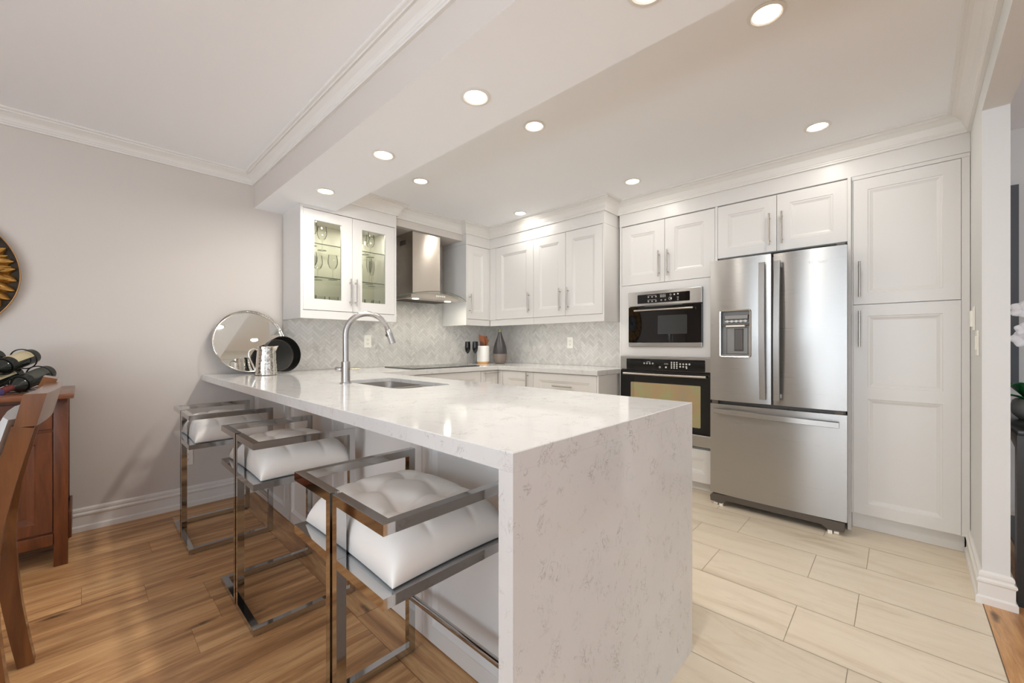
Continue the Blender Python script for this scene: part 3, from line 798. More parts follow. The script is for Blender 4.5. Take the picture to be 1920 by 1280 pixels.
# --- wall oven
t = thing('wall_oven', 'black and steel wall oven with number keypad, below the microwave', 'oven', (3.24, 1.37, .345))
box('body', 'darkgrey', t, 3.2605, 3.72, 1.01, 1.72, .36, 1.02)
mb = MB(); rbox(mb, FM, .988, 1.746, .916, 1.0285, 0, .022, .003); mb.build('control_panel', 'steel', t)
for o in t.children:
    if o.name.startswith('control'): pnl = o
mb = MB().use('blackgloss'); mb.prism(rrect(1.047, 1.688, .9185, 1.008, .005, 3), FM, .0222, .0242)
mb.use('led'); W = .0245
for k in range(4): dot(mb, FM, 1.528-.0245*k, .972, .007, W, 12, .005); dot(mb, FM, 1.528-.0245*k, .972, .003, W, 8)
rect(mb, FM, 1.475, 1.507, .984, .9865, W)
for r in range(4):
    for c in range(3): dot(mb, FM, 1.300-.021*c, .985-.0145*r, .0058, W, 10)
for r, n in ((0, 4), (1, 3)):
    for c in range(n): dot(mb, FM, 1.232-.0235*c, .974-.0205*r, .0068, W, 12, .002)
dot(mb, FM, 1.183, .943, .0055, W, 10)
dot(mb, FM, 1.395, .944, .0075, W, 12, .005); dot(mb, FM, 1.345, .945, .0075, W, 12)
for k in range(3): rect(mb, FM, 1.352-.012*k, 1.36-.012*k, .974, .976, W); rect(mb, FM, 1.352-.012*k, 1.36-.012*k, .968, .970, W)
mb.build('display', None, pnl)
mb = MB(); rbox(mb, FM, .990, 1.744, .4425, .912, 0, .026, .003); mb.build('door', 'blackgloss', t)
for o in t.children:
    if o.name.startswith('door'): dr = o
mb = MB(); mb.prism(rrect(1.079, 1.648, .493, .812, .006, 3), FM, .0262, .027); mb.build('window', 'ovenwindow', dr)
mb = MB(); mb.tube([FM(1.03, .883, .06), FM(1.70, .883, .06)], .0095, 14)
for u in (1.055, 1.675): mb.tube([FM(u, .883, .0265), FM(u, .883, .06)], .007, 8)
mb.build('handle', 'nickel', dr, smooth=True)
mb = MB(); rbox(mb, FM, .990, 1.744, .350, .439, 0, .022, .003); mb.build('bottom_trim', 'steel', t)

# --- refrigerator
t = thing('refrigerator', 'stainless French-door refrigerator with water dispenser and bottom freezer', 'refrigerator', (3.06, .589, 0))
mb = MB().box(3.115, 3.84, .228, .950, .07, 1.70); mb.build('body', 'darkgrey', t)
def bulge_door(u0, u1, v0, v1, hole=None, crown=.011, x=3.06, uc=None, hw=None):
    """front face gently bowed in plan; hole = (u0,u1,v0,v1) left open"""
    mb = MB(); n = 18
    uc = (u0+u1)/2 if uc is None else uc; hw = (u1-u0)/2 if hw is None else hw
    def front(u): return x+crown*((u-uc)/hw)**2
    us = sorted(set([u0+(u1-u0)*i/n for i in range(n+1)]+([hole[0], hole[1]] if hole else [])))
    vs = sorted(set([v0, v1]+([hole[2], hole[3]] if hole else [])))
    V = {(i, j): mb.v(front(u), u, v) for i, u in enumerate(us) for j, v in enumerate(vs)}
    for i in range(len(us)-1):
        for j in range(len(vs)-1):
            if hole and hole[0]-1e-6 <= us[i] < hole[1]-1e-6 and hole[2]-1e-6 <= vs[j] < hole[3]-1e-6: continue
            mb.face([V[i, j], V[i+1, j], V[i+1, j+1], V[i, j+1]])
    xb = 3.113; m = len(us)-1; k = len(vs)-1
    B = [mb.v(xb, u, v) for u, v in ((u0, v0), (u1, v0), (u1, v1), (u0, v1))]
    mb.face([V[i, 0] for i in range(m+1)]+[B[1], B[0]]); mb.face([V[i, k] for i in range(m+1)]+[B[2], B[3]])
    mb.face([V[0, j] for j in range(k+1)]+[B[3], B[0]]); mb.face([V[m, j] for j in range(k+1)]+[B[2], B[1]])
    mb.face(B)
    return mb
def flat_handle(p0, p1, width, side, out, bow, name, parent, n=14):
    """flat bowed bar between two points on a front; side = direction of its width"""
    mb = MB(); P0, P1 = Vector(p0), Vector(p1); o = Vector((-1, 0, 0)); s = Vector(side)*width/2; R = []
    for i in range(n+1):
        k = i/n; c = P0.lerp(P1, k)+o*(out+bow*(1-(2*k-1)**2)); th = .006
        R.append([c-s+o*0, c+s+o*0, c+s*.86+o*th, c-s*.86+o*th])
    mb.rings(R)
    for k in (.03, .97):
        c = P0.lerp(P1, k); d = (P1-P0).normalized()*.012; q = o*(out+bow*(1-(2*k-1)**2)+.001)
        mb.rings([[c-s*.7-d, c+s*.7-d, c+s*.7+d, c-s*.7+d], [c-s*.7-d+q, c+s*.7-d+q, c+s*.7+d+q, c-s*.7+d+q]])
    return mb.build(name, 'steel', parent, smooth=True, angle=30)
L0, L1, LM, LN = .965, .213, .5945, .5805
d1 = bulge_door(LM, L0, .737, 1.716, (.712, .894, 1.047, 1.357)).build('door', 'steel', t, smooth=True, angle=30)
flat_handle((3.0635, .633, .77), (3.0635, .638, 1.66), .036, (0, 1, 0), .032, .02, 'handle', d1)
FD = onx(3.056)
mb = MB(); R = [rrect(.705, .901, 1.040, 1.364, .014), rrect(.707, .899, 1.042, 1.362, .013), rrect(.714, .892, 1.049, 1.355, .010)]
ww = [-.002, .004, .002]
mb.rings([[FD(u, v, q) for u, v in r] for r, q in zip(R, ww)]+[[FD(u, v, -.01) for u, v in R[2]]], False, False); mb.build('dispenser_frame', 'silver', d1, smooth=True)
mb = MB(); r2 = rrect(.7145, .8915, 1.0495, 1.3545, .010)
mb.rings([[FD(u, v, -.0) for u, v in r2], [FD(u, v, -.0505) for u, v in r2]], False, True); mb.build('dispenser_recess', 'padgrey', d1)
mb = MB().use('padgrey'); rbox(mb, FD, .73, .876, 1.300, 1.330, -.05, -.022, .004); mb.use('led')
rbox(mb, FD, .733, .873, 1.283, 1.291, -.05, -.024, .002)
for k in range(5): dot(mb, FD, .745+.028*k, 1.287, .009, -.0238, 8)
mb.use('toe'); rbox(mb, FD, .717, .889, 1.255, 1.268, -.05, -.006, .003)
mb.use('plate'); rbox(mb, FD, .745, .862, 1.248, 1.259, -.05, -.004, .003)
mb.use('padgrey'); rbox(mb, FD, .735, .868, 1.06, 1.246, -.05, -.045, .004)
mb.use('darkgrey'); rbox(mb, FD, .762, .816, 1.085, 1.235, -.05, -.030, .006)
mb.use('padgrey'); rbox(mb, FD, .716, .890, 1.051, 1.060, -.05, -.004, .003)
mb.build('dispenser_controls', None, d1)
d2 = bulge_door(L1, LN, .737, 1.712).build('door', 'steel', t, smooth=True, angle=30)
flat_handle((3.0635, .557, .77), (3.0635, .553, 1.66), .036, (0, 1, 0), .032, .02, 'handle', d2)
fz = bulge_door(L1, L0, .085, .712).build('freezer_drawer', 'steel', t, smooth=True, angle=30)
flat_handle((3.064, .932, .668), (3.064, .247, .655), .036, (0, 0, 1), .028, .024, 'handle', fz)
mb = MB()
P = [(.226, .026), (.30, .022), (.335, .044), (.86, .044), (.89, .018), (.962, .026), (.966, .06), (.952, .078), (.87, .080), (.85, .083), (.33, .083), (.31, .080), (.226, .080)]
mb.prism(P, onx(3.066), -.04, .0); mb.build('base_grille', 'toe', t)
for y in (.262, .93): mb = MB(); mb.tube([(3.085, y-.012, .0125), (3.085, y+.012, .0125)], .012, 12); mb.build('roller', 'plate', t, smooth=True)
for y in (.292, .895): box('foot', 'plate', t, 3.07, 3.09, y-.011, y+.011, .0, .030)
for y, n in ((.935, 1), (.25, 1)):
    mb = MB().box(3.075, 3.112, y-.02, y+.02, .7125, .7355); mb.build('hinge', 'toe', t)
mb = MB().box(3.08, 3.14, .224, .262, 1.7125, 1.725); mb.build('hinge_cover', 'toe', t)
def lettering(name, txt, size, mtx, mat, parent, ext=.0006):
    cu = bpy.data.curves.new(name, 'FONT'); cu.body = txt; cu.size = size; cu.extrude = ext; cu.align_x = 'CENTER'
    ob = bpy.data.objects.new(name, cu); COL.objects.link(ob)
    dg = bpy.context.evaluated_depsgraph_get(); me = bpy.data.meshes.new_from_object(ob.evaluated_get(dg)); bpy.data.objects.remove(ob)
    off = Vector((0, 0, 0)); p = parent
    while p is not None: off += p.location; p = p.parent
    me.transform(Matrix.Translation(-off) @ mtx); me.materials.clear(); me.materials.append(M[mat])
    o = bpy.data.objects.new(name, me); COL.objects.link(o); o.parent = parent; return o
face_room = Matrix(((0, 0, -1, 0), (-1, 0, 0, 0), (0, 1, 0, 0), (0, 0, 0, 1)))   # text reading from the room, on a plane facing -x
lettering('badge_lettering', 'Whirlpool', .022, Matrix.Translation((3.0602, .348, 1.622)) @ face_room, 'silver', d2)

# --- range hood
t = thing('range_hood', 'stainless chimney range hood with curved glass canopy', 'range hood', (2.27, 3.3, 1.55))
mb = MB().box(2.118, 2.43, 3.28, YA-.008, 1.58, 2.1895); ch = mb.build('chimney', 'steelhood', t)
MB().box(2.1165, 2.1178, 3.40, 3.50, 2.08, 2.125).build('vent_grille', 'darkgrey', ch)
XC, HWd = 2.27, .364
def zarc(x, z0=1.553, h=.055): return z0+h*(1-((x-XC)/HWd)**2)
mb = MB().use('hoodglass'); xs_ = [XC-HWd+2*HWd*i/28 for i in range(29)]
def yfront(x): return 3.03+.09*((x-XC)/HWd)**2
R = [[(x, yfront(x), zarc(x)), (x, 3.45, zarc(x)), (x, 3.45, zarc(x)+.005), (x, yfront(x), zarc(x)+.005)] for x in xs_]
mb.rings(R); mb.use('glassedge')
mb.rings([[(x, yfront(x)-.0008, zarc(x)), (x, yfront(x)-.0002, zarc(x)), (x, yfront(x)-.0002, zarc(x)+.005), (x, yfront(x)-.0008, zarc(x)+.005)] for x in xs_])
mb.build('glass_canopy', None, t, smooth=True)
x0, x1 = 2.0, 2.535; xs_ = [x0+(x1-x0)*i/20 for i in range(21)]
P = [(x0, 1.545), (x1, 1.545)]+[(x, zarc(x)-.002) for x in reversed(xs_)]
mb = MB().use('steelhood'); mb.prism(P, lambda u, v, d: (u, d, v), 3.12, 3.5); hb = mb.build('hood_body', None, t)
mb = MB()
for k in range(28): mb.box(2.03+.0172*k, 2.04+.0172*k, 3.27, 3.47, 1.5435, 1.5448)
mb.build('filter_slats', 'slot', hb)
for x in (2.09, 2.454):
    area('hood_lamp', (x, 3.19, 1.538), (0, 0, 0), .05, .05, .8, (1, .95, .8), 'DISK')
    MB().lathe([(0, -.003), (.03, -.003), (.032, 0), (0, 0)], (x, 3.19, 1.5447), 20).build('lamp', 'hoodlamp', hb, smooth=True)
mb = MB()
for k in range(5): mb.lathe([(.009, 0), (.009, -.003), (.0075, -.004), (0, -.004)], (2.275+.022*k, 3.1198, 1.578), 12, 'Y')
mb.build('buttons', 'plate', hb, smooth=True)

# --- outlets and switches
def outlet(fn, u, v, label, kind='outlet', W_=.072, H_=.116):
    b = fn(u, v, 0); t = thing('wall_outlet' if kind == 'outlet' else 'light_switch' if kind == 'switch' else 'wall_thermostat', label, {'outlet': 'outlet', 'switch': 'switch'}.get(kind, 'control panel'), b)
    mb = MB(); rbox(mb, fn, u-W_/2, u+W_/2, v-H_/2, v+H_/2, .0005, .006, .003); mb.build('plate', 'plate', t)
    if kind == 'outlet':
        mb = MB(); rbox(mb, fn, u-.017, u+.017, v-.033, v+.033, .0062, .008, .001); f = mb.build('socket', 'plate', t)
        mb = MB()
        for dv in (-.018, .018):
            rect(mb, fn, u-.008, u-.006, dv+v-.004, dv+v+.006, .0082); rect(mb, fn, u+.006, u+.008, dv+v-.004, dv+v+.006, .0082); dot(mb, fn, u, v+dv-.009, .0025, .0082)
        mb.build('slots', 'slot', f)
    elif kind == 'switch':
        mb = MB(); rbox(mb, fn, u-.017, u+.017, v-.033, v+.033, .0062, .010, .003); mb.build('rocker', 'plate', t)
    else:
        mb = MB(); rbox(mb, fn, u-.022, u+.022, v-.04, v+.04, .0062, .016, .004); mb.build('cover', 'plate', t)
outlet(ony(YA-.007), 1.826, 1.155, 'white outlet on the marble tiles under the glass cabinet')
outlet(onx(XB-.007), 2.471, 1.146, 'white outlet on the marble tiles under the double-door wall cabinet')
outlet(ony(YA), .50, .345, 'white outlet low on the beige wall behind the far bar stool')
fr_ = lambda u, v, w: (u, yr(u)+.0005+w, v)
outlet(fr_, 2.86, 1.135, 'white rocker switch on the narrow wall right of the pantry', 'switch')
outlet(fr_, 3.03, 1.255, 'white thermostat box beside the pantry edge above the rocker switch', 'thermostat')

# --- recessed downlights
names = {}
def downlight(x, y, z, label, power):
    t = thing('ceiling_downlight', label, 'ceiling light', (x, y, z), 'recessed ceiling downlights')
    MB().lathe([(.047, -.0005), (.062, -.0005), (.064, -.003), (.052, -.006), (.046, -.003)], (x, y, z), 32, caps=False).build('trim_ring', 'trimwhite', t, smooth=True)
    MB().lathe([(0, -.002), (.046, -.002), (.046, -.0005), (0, -.0005)], (x, y, z), 32).build('lens', 'lamp', t)
    area('downlight_lamp', (x, y, z-.012), (0, 0, 0), .085, .085, power, (1, .96, .90), 'DISK', PI)
PW = 3.8
for i, y in enumerate((.53, 1.291, 2.055, 2.829)):
    downlight(1.14, y, ZS, ['beam downlight cut by the top edge of the photo', 'beam downlight above the near part of the peninsula', 'beam downlight above the faucet, third along the beam', 'beam downlight nearest the glass cabinet'][i], PW)
lab = {(1.755, .354): 'large ceiling downlight at the top right, nearest the camera on the kitchen ceiling', (1.755, 1.488): 'kitchen ceiling downlight midway beside the beam', (1.755, 2.61): 'kitchen ceiling downlight in front of the range hood',
       (2.86, .328): 'kitchen ceiling downlight in front of the pantry', (2.86, 1.453): 'kitchen ceiling downlight in front of the oven tower', (2.83, 2.57): 'kitchen ceiling downlight close to the crown of the corner cabinets'}
PK = 1.2
for (x, y), l in lab.items(): downlight(x, y, ZC, l, PK)

# ================================================================ BAR STOOLS
def axis_tube(mb, pts, wd=.025, closed=True):
    """square tube along axis-parallel segments; each corner block belongs to one segment only"""
    n = len(pts); h = wd/2
    for i in range(n if closed else n-1):
        a, b = Vector(pts[i]), Vector(pts[(i+1) % n]); d = (b-a).normalized()
        a = a+d*h if (closed or i > 0) else a-d*h
        b = b+d*h
        lo = Vector((min(a[k], b[k]) for k in range(3))); hi = Vector((max(a[k], b[k]) for k in range(3)))
        for k in range(3):
            if abs(d[k]) < .5: lo[k] -= h; hi[k] += h
        mb.box(lo.x, hi.x, lo.y, hi.y, lo.z, hi.z)
    return mb
def cushion(L, Wd, H, nx=72, ny=72):
    mb = MB(); t1 = [(a, b) for a in (-.36, .36) for b in (-.36, .36)]
    def top(u, v):
        e = (max(0, 1-abs(u)**6)*max(0, 1-abs(v)**6))**.40
        z = H*(.54+.46*(1-.55*(u*u+v*v)/2))
        q1, q2 = .05*math.sin(3.2*v), .05*math.sin(3.2*u)
        cr = sum(.16*math.exp(-(abs(u-c-q1)/.05)**1.3)+.16*math.exp(-(abs(v-c-q2)/.05)**1.3) for c in (-.36, .36))
        tf = sum(math.exp(-((u-a)**2+(v-b)**2)/.035) for a, b in t1)
        tf2 = sum(math.exp(-((u-a)**2+(v-b)**2)/.0016) for a, b in t1)
        pleat = sum(.045*math.exp(-((u-a)**2+(v-b)**2)/.045)*math.cos(6*math.atan2(v-b, u-a)) for a, b in t1)
        soft = 1-.55*max(abs(u), abs(v))**4
        return max(.06*H, e*(z-H*(.42*cr*soft+.20*tf+.10*tf2-.2*pleat)))
    def loc(u, v):
        r = 1-.035*(1-abs(v)**2)*(abs(u) > .98)-0
        px = u*L/2*(1-.03*(1-v*v)*abs(u)**8); py = v*Wd/2*(1-.03*(1-u*u)*abs(v)**8)
        return px, py
    def mp(k, n):
        s = -1+2*k/n
        return math.copysign(abs(s)**.72, s)
    T = {}; B = {}
    for i in range(nx+1):
        for j in range(ny+1):
            u, v = mp(i, nx), mp(j, ny); x, y = loc(u, v)
            edge = i in (0, nx) or j in (0, ny)
            zt = top(u, v)
            T[i, j] = mb.v(x, y, zt if not edge else H*.05)
            B[i, j] = T[i, j] if edge else mb.v(x*.985, y*.985, 0.0)
    for i in range(nx):
        for j in range(ny):
            mb.face([T[i, j], T[i+1, j], T[i+1, j+1], T[i, j+1]]); mb.face([B[i, j], B[i, j+1], B[i+1, j+1], B[i+1, j]])
    return mb
def make_stool(label):
    t = thing('bar_stool', label, 'bar stool', (0, 0, 0), 'chrome bar stools along the peninsula')
    h = .0125; yo = .25; xf = .3925; za = .73
    for s in (1, -1):
        pts = [(h, s*.0195, h), (h, s*yo, h), (xf, s*yo, h), (xf, s*yo, za), (h, s*yo, za), (h, s*.0195, za)]
        axis_tube(MB(), pts).build('side_frame', 'chrome', t)
    sf = MB()
    zs = .5725
    sf.box(.0252, .0452, -yo+.0127, yo-.0127, zs-h, zs+h)
    for s in (1, -1): sf.box(.0252, xf-.0127, s*yo-h, s*yo+h, zs-h, zs+h)
    sf.box(0, .025, .0325, yo+h, zs-h, zs+h); sf.box(0, .025, -yo-h, -.0325, zs-h, zs+h)
    sf.box(xf-.0327, xf-.0127, -yo+.0127, yo-.0127, zs-h, zs+h)
    sf.build('seat_frame', 'chrome', t)
    MB().box(.046, xf-.034, -yo+.014, yo-.014, zs-.004, zs+.0122).build('seat_board', 'black', t)
    MB().tube([(xf, -yo+.0127, .2), (xf, yo-.0127, .2)], .011, 14).build('footrest', 'chrome', t, smooth=True)
    c = cushion(.376, .505, .130).build('cushion', 'seat', t, smooth=True, angle=80)
    c.location = (.215, 0, zs+.0128)
    for x in (.02, xf):
        for s in (1, -1): MB().box(x-.009, x+.009, s*yo-.009, s*yo+.009, -.003, -.0002).build('foot_glide', 'rubber', t)
    return t
st = make_stool('chrome bar stool with white tufted cushion, nearest the waterfall end')
spots = [(.438, 1.052, None), (.452, 2.06, 'middle chrome bar stool with white tufted cushion'), (.392, 3.012, 'chrome bar stool with white tufted cushion, nearest the beige wall')]
for x, y, l in spots:
    o = st if l is None else copy_tree(st)
    o.location = (x, y, .003)
    if l: o['label'] = l

# ================================================================ COUNTER OBJECTS
CT = .9143
# round mirrored tray leaning on the wall
t = thing('mirror_tray', 'round silver-rimmed mirror tray leaning against the beige wall', 'tray', (.86, 3.45, CT))
R_ = .222; tilt = math.radians(10)
mt = Matrix.Translation((.862, 3.487, CT+.004)) @ Matrix.Rotation(-tilt, 4, 'X') @ Matrix.Translation((0, 0, R_+.012))
# local: disc in xz plane, facing -y
MB().lathe([(0, .004), (R_-.002, .004), (R_-.002, 0), (0, 0)], seg=72, axis='Y').build('mirror', 'mirror', t, mtx=mt)
MB().lathe([(0, .0045), (R_+.003, .0045), (R_+.003, .010), (0, .010)], seg=72, axis='Y').build('back_plate', 'silver', t, mtx=mt)
mb = MB(); ci = lambda r, y: [(r*math.cos(2*PI*k/72), y, r*math.sin(2*PI*k/72)) for k in range(72)]
mb.tube(ci(R_+.004, -.001), .0032, 8, True); mb.tube(ci(R_+.009, -.026), .0032, 8, True)
for k in range(44):
    a = 2*PI*k/44; L = .0145; pts = []
    for q in range(12):
        b_ = 2*PI*q/12; da = L*math.cos(b_)/(R_+.006); yy = -.0135+.0105*math.sin(b_); rr = R_+.0065
        pts.append((rr*math.cos(a+da), yy, rr*math.sin(a+da)))
    mb.tube(pts, .0021, 6, True)
mb.build('gallery_rim', 'silver', t, smooth=True, mtx=mt)
mb = MB()
for k in range(4):
    a = PI*.25+PI/2*k+.35
    bmesh.ops.create_icosphere(mb.bm, subdivisions=2, radius=.006, matrix=Matrix.Translation(((R_-.01)*math.cos(a), .016, (R_-.01)*math.sin(a))))
mb.build('ball_feet', 'silver', t, smooth=True, mtx=mt)

# round black pan standing on its rim
t = thing('cake_pan', 'round black pan standing on its side behind the pitcher', 'pan', (1.03, 3.36, CT))
R_ = .131
mt = Matrix.Translation((1.025, 3.385, CT+.0005)) @ Matrix.Rotation(math.radians(16), 4, 'Z') @ Matrix.Rotation(-math.radians(7), 4, 'X') @ Matrix.Translation((0, 0, R_+.0035))
prof = [(0, .0), (R_-.012, 0), (R_-.008, -.004), (R_, -.072), (R_+.003, -.0725), (R_+.003, -.071), (R_+.0005, -.0705), (R_-.006, -.001), (R_-.009, .003), (0, .003)]
MB().lathe(prof, seg=64, axis='Y', caps=False).build('body', 'pan', t, smooth=True, mtx=mt, angle=50)
MB().lathe([(R_-.018, -.0005), (R_-.0155, -.0012), (R_-.0135, -.0005)], seg=64, axis='Y', caps=False).build('base_ring', 'panrim', t, smooth=True, mtx=mt)

# silver pitcher
P0 = Vector((.885, 3.2, CT))
t = thing('pitcher', 'polished silver water pitcher with curved handle in front of the mirror tray', 'pitcher', P0)
mb = MB(); n = 40; prof = [(0, 0), (.062, 0), (.0675, .004), (.067, .02), (.064, .07), (.060, .12), (.0565, .165), (.0555, .19), (.057, .2), (.0555, .2005), (.0535, .19), (.0545, .16), (.058, .1), (.062, .02), (.055, .006), (0, .005)]
for i, (r, z) in enumerate(prof): pass
R = []
for r, z in prof:
    ring = []
    for k in range(n):
        a = 2*PI*k/n; rr = max(r, 1e-4)
        sp = max(0, math.cos(a-math.radians(-22)))**14*max(0, (z-.15)/.05)**2*.022
        ring.append(P0+Vector(((rr+sp)*math.cos(a), (rr+sp)*math.sin(a), z+(sp*.25 if z > .18 else 0))))
    R.append(ring)
mb.rings(R, False, False); mb.build('body', 'hammered', t, smooth=True)
hd = Vector((-.93, .37, 0))
pts = []
for k, (o_, z) in enumerate([(.0552, .176), (.075, .184), (.098, .170), (.104, .145), (.098, .115), (.086, .085), (.076, .06), (.069, .042), (.0655, .034)]): pts.append(P0+hd*o_+Vector((0, 0, z)))
cr = []
for i in range(len(pts)-1):
    p0, p1, p2, p3 = pts[max(i-1, 0)], pts[i], pts[i+1], pts[min(i+2, len(pts)-1)]
    for q in range(4):
        s = q/4; cr.append(.5*((2*p1)+(p2-p0)*s+(2*p0-5*p1+4*p2-p3)*s*s+(3*p1-p0-3*p2+p3)*s**3))
cr.append(pts[-1]); MB().tube(cr, .0062, 12).build('handle', 'silver', t, smooth=True)

# three black-bowled glasses, crock with wooden utensils, vase in the corner
def black_glass(x, y, label):
    t = thing('wine_glass', label, 'glass', (x, y, CT), 'black wine glasses beside the utensil crock')
    MB().lathe([(0, 0), (.029, 0), (.030, .0015), (.008, .004), (.0042, .012), (.0038, .05), (.0038, .105), (.006, .113), (0, .114)], (x, y, CT), 24).build('stem', 'stemglass', t, smooth=True)
    MB().lathe([(0, .1145), (.007, .115), (.022, .135), (.030, .165), (.031, .19), (.027, .245), (.0262, .245), (.030, .19), (.028, .165), (.02, .138), (0, .12)], (x, y, CT), 24).build('bowl', 'blackgloss', t, smooth=True)
black_glass(2.905, 3.42, 'black-bowled stemmed glass, farthest from the crock')
black_glass(2.935, 3.33, 'black-bowled stemmed glass, middle of the three by the crock')
black_glass(3.077, 3.485, 'black-bowled stemmed glass partly hidden beside the white crock')
xc, yc = 3.09, 3.37
t = thing('utensil_crock', 'white ceramic utensil crock on a bamboo base', 'crock', (xc, yc, CT))
MB().lathe([(0, 0), (.062, 0), (.064, .002), (.064, .022), (0, .022)], (xc, yc, CT), 32).build('base', 'bamboo', t, smooth=True)
MB().lathe([(0, .0222), (.070, .0222), (.0715, .026), (.0715, .196), (.070, .198), (.066, .196), (.066, .03), (0, .028)], (xc, yc, CT), 32).build('cup', 'crock', t, smooth=True)
def spatula(name, label, base, topp, wd, tip, mat, th=.005, side=None):
    """flat wooden tool: handle low in the crock, blade above"""
    B, T = Vector(base), Vector(topp); d = (T-B).normalized(); s = Vector(side).normalized() if side else Vector((.69, -.72, 0)); s = (s-s.dot(d)*d).normalized(); q = d.cross(s)*th
    L = (T-B).length; mb = MB(); R = []
    for k, h in ((0, .006), (.5, .007), (.62, wd*.35), (.74, wd*.48), (.9, wd*.5), (1.0, wd*tip)):
        c = B+d*L*k; R.append([c-s*h-q*.5, c+s*h-q*.5, c+s*h+q*.5, c-s*h+q*.5])
    R[-1] = [p+d*(.014 if i in (0, 3) else -.012) for i, p in enumerate(R[-1])]
    o = mb.rings(R).build(name, mat); tag(o, label, 'kitchen utensil', 'utensils standing in the white crock'); return o
zb = CT+.035
spatula('wooden_spatula', 'acacia spatula with slanted tip, tallest on the left of the crock', (xc+.01, yc-.040, zb), (xc-.045, yc-.012, CT+.315), .062, .34, 'spoon')
spatula('wooden_spoon', 'broad acacia spoon in the middle of the crock', (xc-.015, yc+.035, zb), (xc+.026, yc-.012, CT+.298), .085, .3, 'spoon')
spatula('wooden_spatula', 'short dark wooden spatula at the left rim of the crock', (xc-.034, yc-.030, zb), (xc-.047, yc-.026, CT+.245), .042, .4, 'spoondark')
spatula('wooden_spoon', 'dark slim wooden spoon leaning right in the crock', (xc+.0, yc+.048, zb), (xc+.064, yc+.008, CT+.30), .034, .3, 'spoondark')
xv, yv = 3.21, 3.225
t = thing('vase', 'charcoal and taupe bottle-shaped vase in the counter corner', 'vase', (xv, yv, CT))
MB().lathe([(0, 0), (.05, 0), (.058, .006), (.072, .045), (.078, .10), (.0775, .14), (.069, .19), (.053, .24), (.036, .285), (.025, .318), (.019, .345), (.0175, .352), (0, .352)], (xv, yv, CT), 48).build('body', 'vase', t, smooth=True)
MB().lathe([(.0177, .3525), (.0185, .372), (.0225, .384), (.0205, .385), (.0165, .372), (.0155, .3525)], (xv, yv, CT), 32, caps=False).build('lip', 'vaselip', t, smooth=True)

# glassware inside the glass cabinet
def lathe_mesh(name, prof, mat='crystal', seg=20):
    o = MB().lathe(prof, seg=seg).build(name, mat, None, smooth=True); return o
wine = [(0, 0), (.034, 0), (.035, .0015), (.01, .004), (.004, .012), (.0035, .07), (.006, .082), (.026, .1), (.037, .13), (.038, .155), (.032, .2), (.0305, .2), (.036, .155), (.035, .132), (.024, .104), (0, .088)]
flute = [(0, 0), (.031, 0), (.032, .0015), (.008, .004), (.0035, .012), (.0035, .09), (.012, .105), (.024, .15), (.025, .19), (.021, .225), (.0198, .225), (.0232, .19), (.022, .152), (.01, .11), (0, .1)]
tumb = [(0, 0), (.03, 0), (.033, .004), (.037, .11), (.0355, .11), (.031, .012), (0, .01)]
coupe = [(0, 0), (.035, 0), (.036, .0015), (.009, .004), (.004, .012), (.004, .1), (.02, .112), (.046, .135), (.052, .155), (.0505, .155), (.044, .137), (.018, .117), (0, .108)]
S1, S2, S0 = 1.6505, 1.9065, 1.4065
glassware = [('wine_glass', wine, 1.235, 3.32, S1, 'stemmed wine glass on the middle cabinet shelf beside the left door edge'), ('wine_glass', wine, 1.315, 3.42, S1, 'stemmed wine glass on the middle cabinet shelf behind the left pane centre'),
 ('wine_glass', wine, 1.40, 3.33, S1, 'stemmed wine glass on the middle cabinet shelf at the right side of the left pane'), ('champagne_coupe', coupe, 1.235, 3.505, S1, 'shallow coupe glass at the back of the middle cabinet shelf'),
 ('goblet', flute, 1.72, 3.34, S1, 'tall goblet in the centre of the right pane on the middle shelf'), ('wine_glass', wine, 1.625, 3.36, S1, 'stemmed wine glass on the middle shelf at the left side of the right pane'), ('champagne_flute', flute, 1.80, 3.45, S1, 'slim flute at the right side of the right pane on the middle shelf'),
 ('wine_glass', wine, 1.25, 3.36, S2, 'stemmed wine glass on the top cabinet shelf behind the left pane'), ('wine_glass', wine, 1.37, 3.47, S2, 'stemmed wine glass at the back of the top cabinet shelf behind the left pane'), ('wine_glass', wine, 1.69, 3.36, S2, 'stemmed wine glass on the top cabinet shelf behind the right pane'), ('wine_glass', wine, 1.775, 3.43, S2, 'stemmed wine glass on the top shelf at the right edge of the right pane'),
 ('tumbler', tumb, 1.24, 3.35, S0, 'clear tumbler on the cabinet floor at the left door edge'), ('tumbler', tumb, 1.33, 3.40, S0, 'clear tumbler on the cabinet floor behind the left pane centre'), ('tumbler', tumb, 1.42, 3.36, S0, 'clear tumbler on the cabinet floor right of the left pane'),
 ('tumbler', tumb, 1.64, 3.34, S0, 'clear tumbler on the cabinet floor at the left of the right pane'), ('tumbler', tumb, 1.72, 3.34, S0, 'clear tumbler on the cabinet floor centred in the right pane'), ('tumbler', tumb, 1.80, 3.38, S0, 'clear tumbler on the cabinet floor at the right of the right pane')]
protos = {}
for nm, pf, x, y, z, lb in glassware:
    key = id(pf)
    if key not in protos: o = protos[key] = lathe_mesh(nm, pf)
    else: o = protos[key].copy(); o.name = nm; COL.objects.link(o)
    o.location = (x, y, z); tag(o, lb, 'glass', 'glassware in the glass-front cabinet')

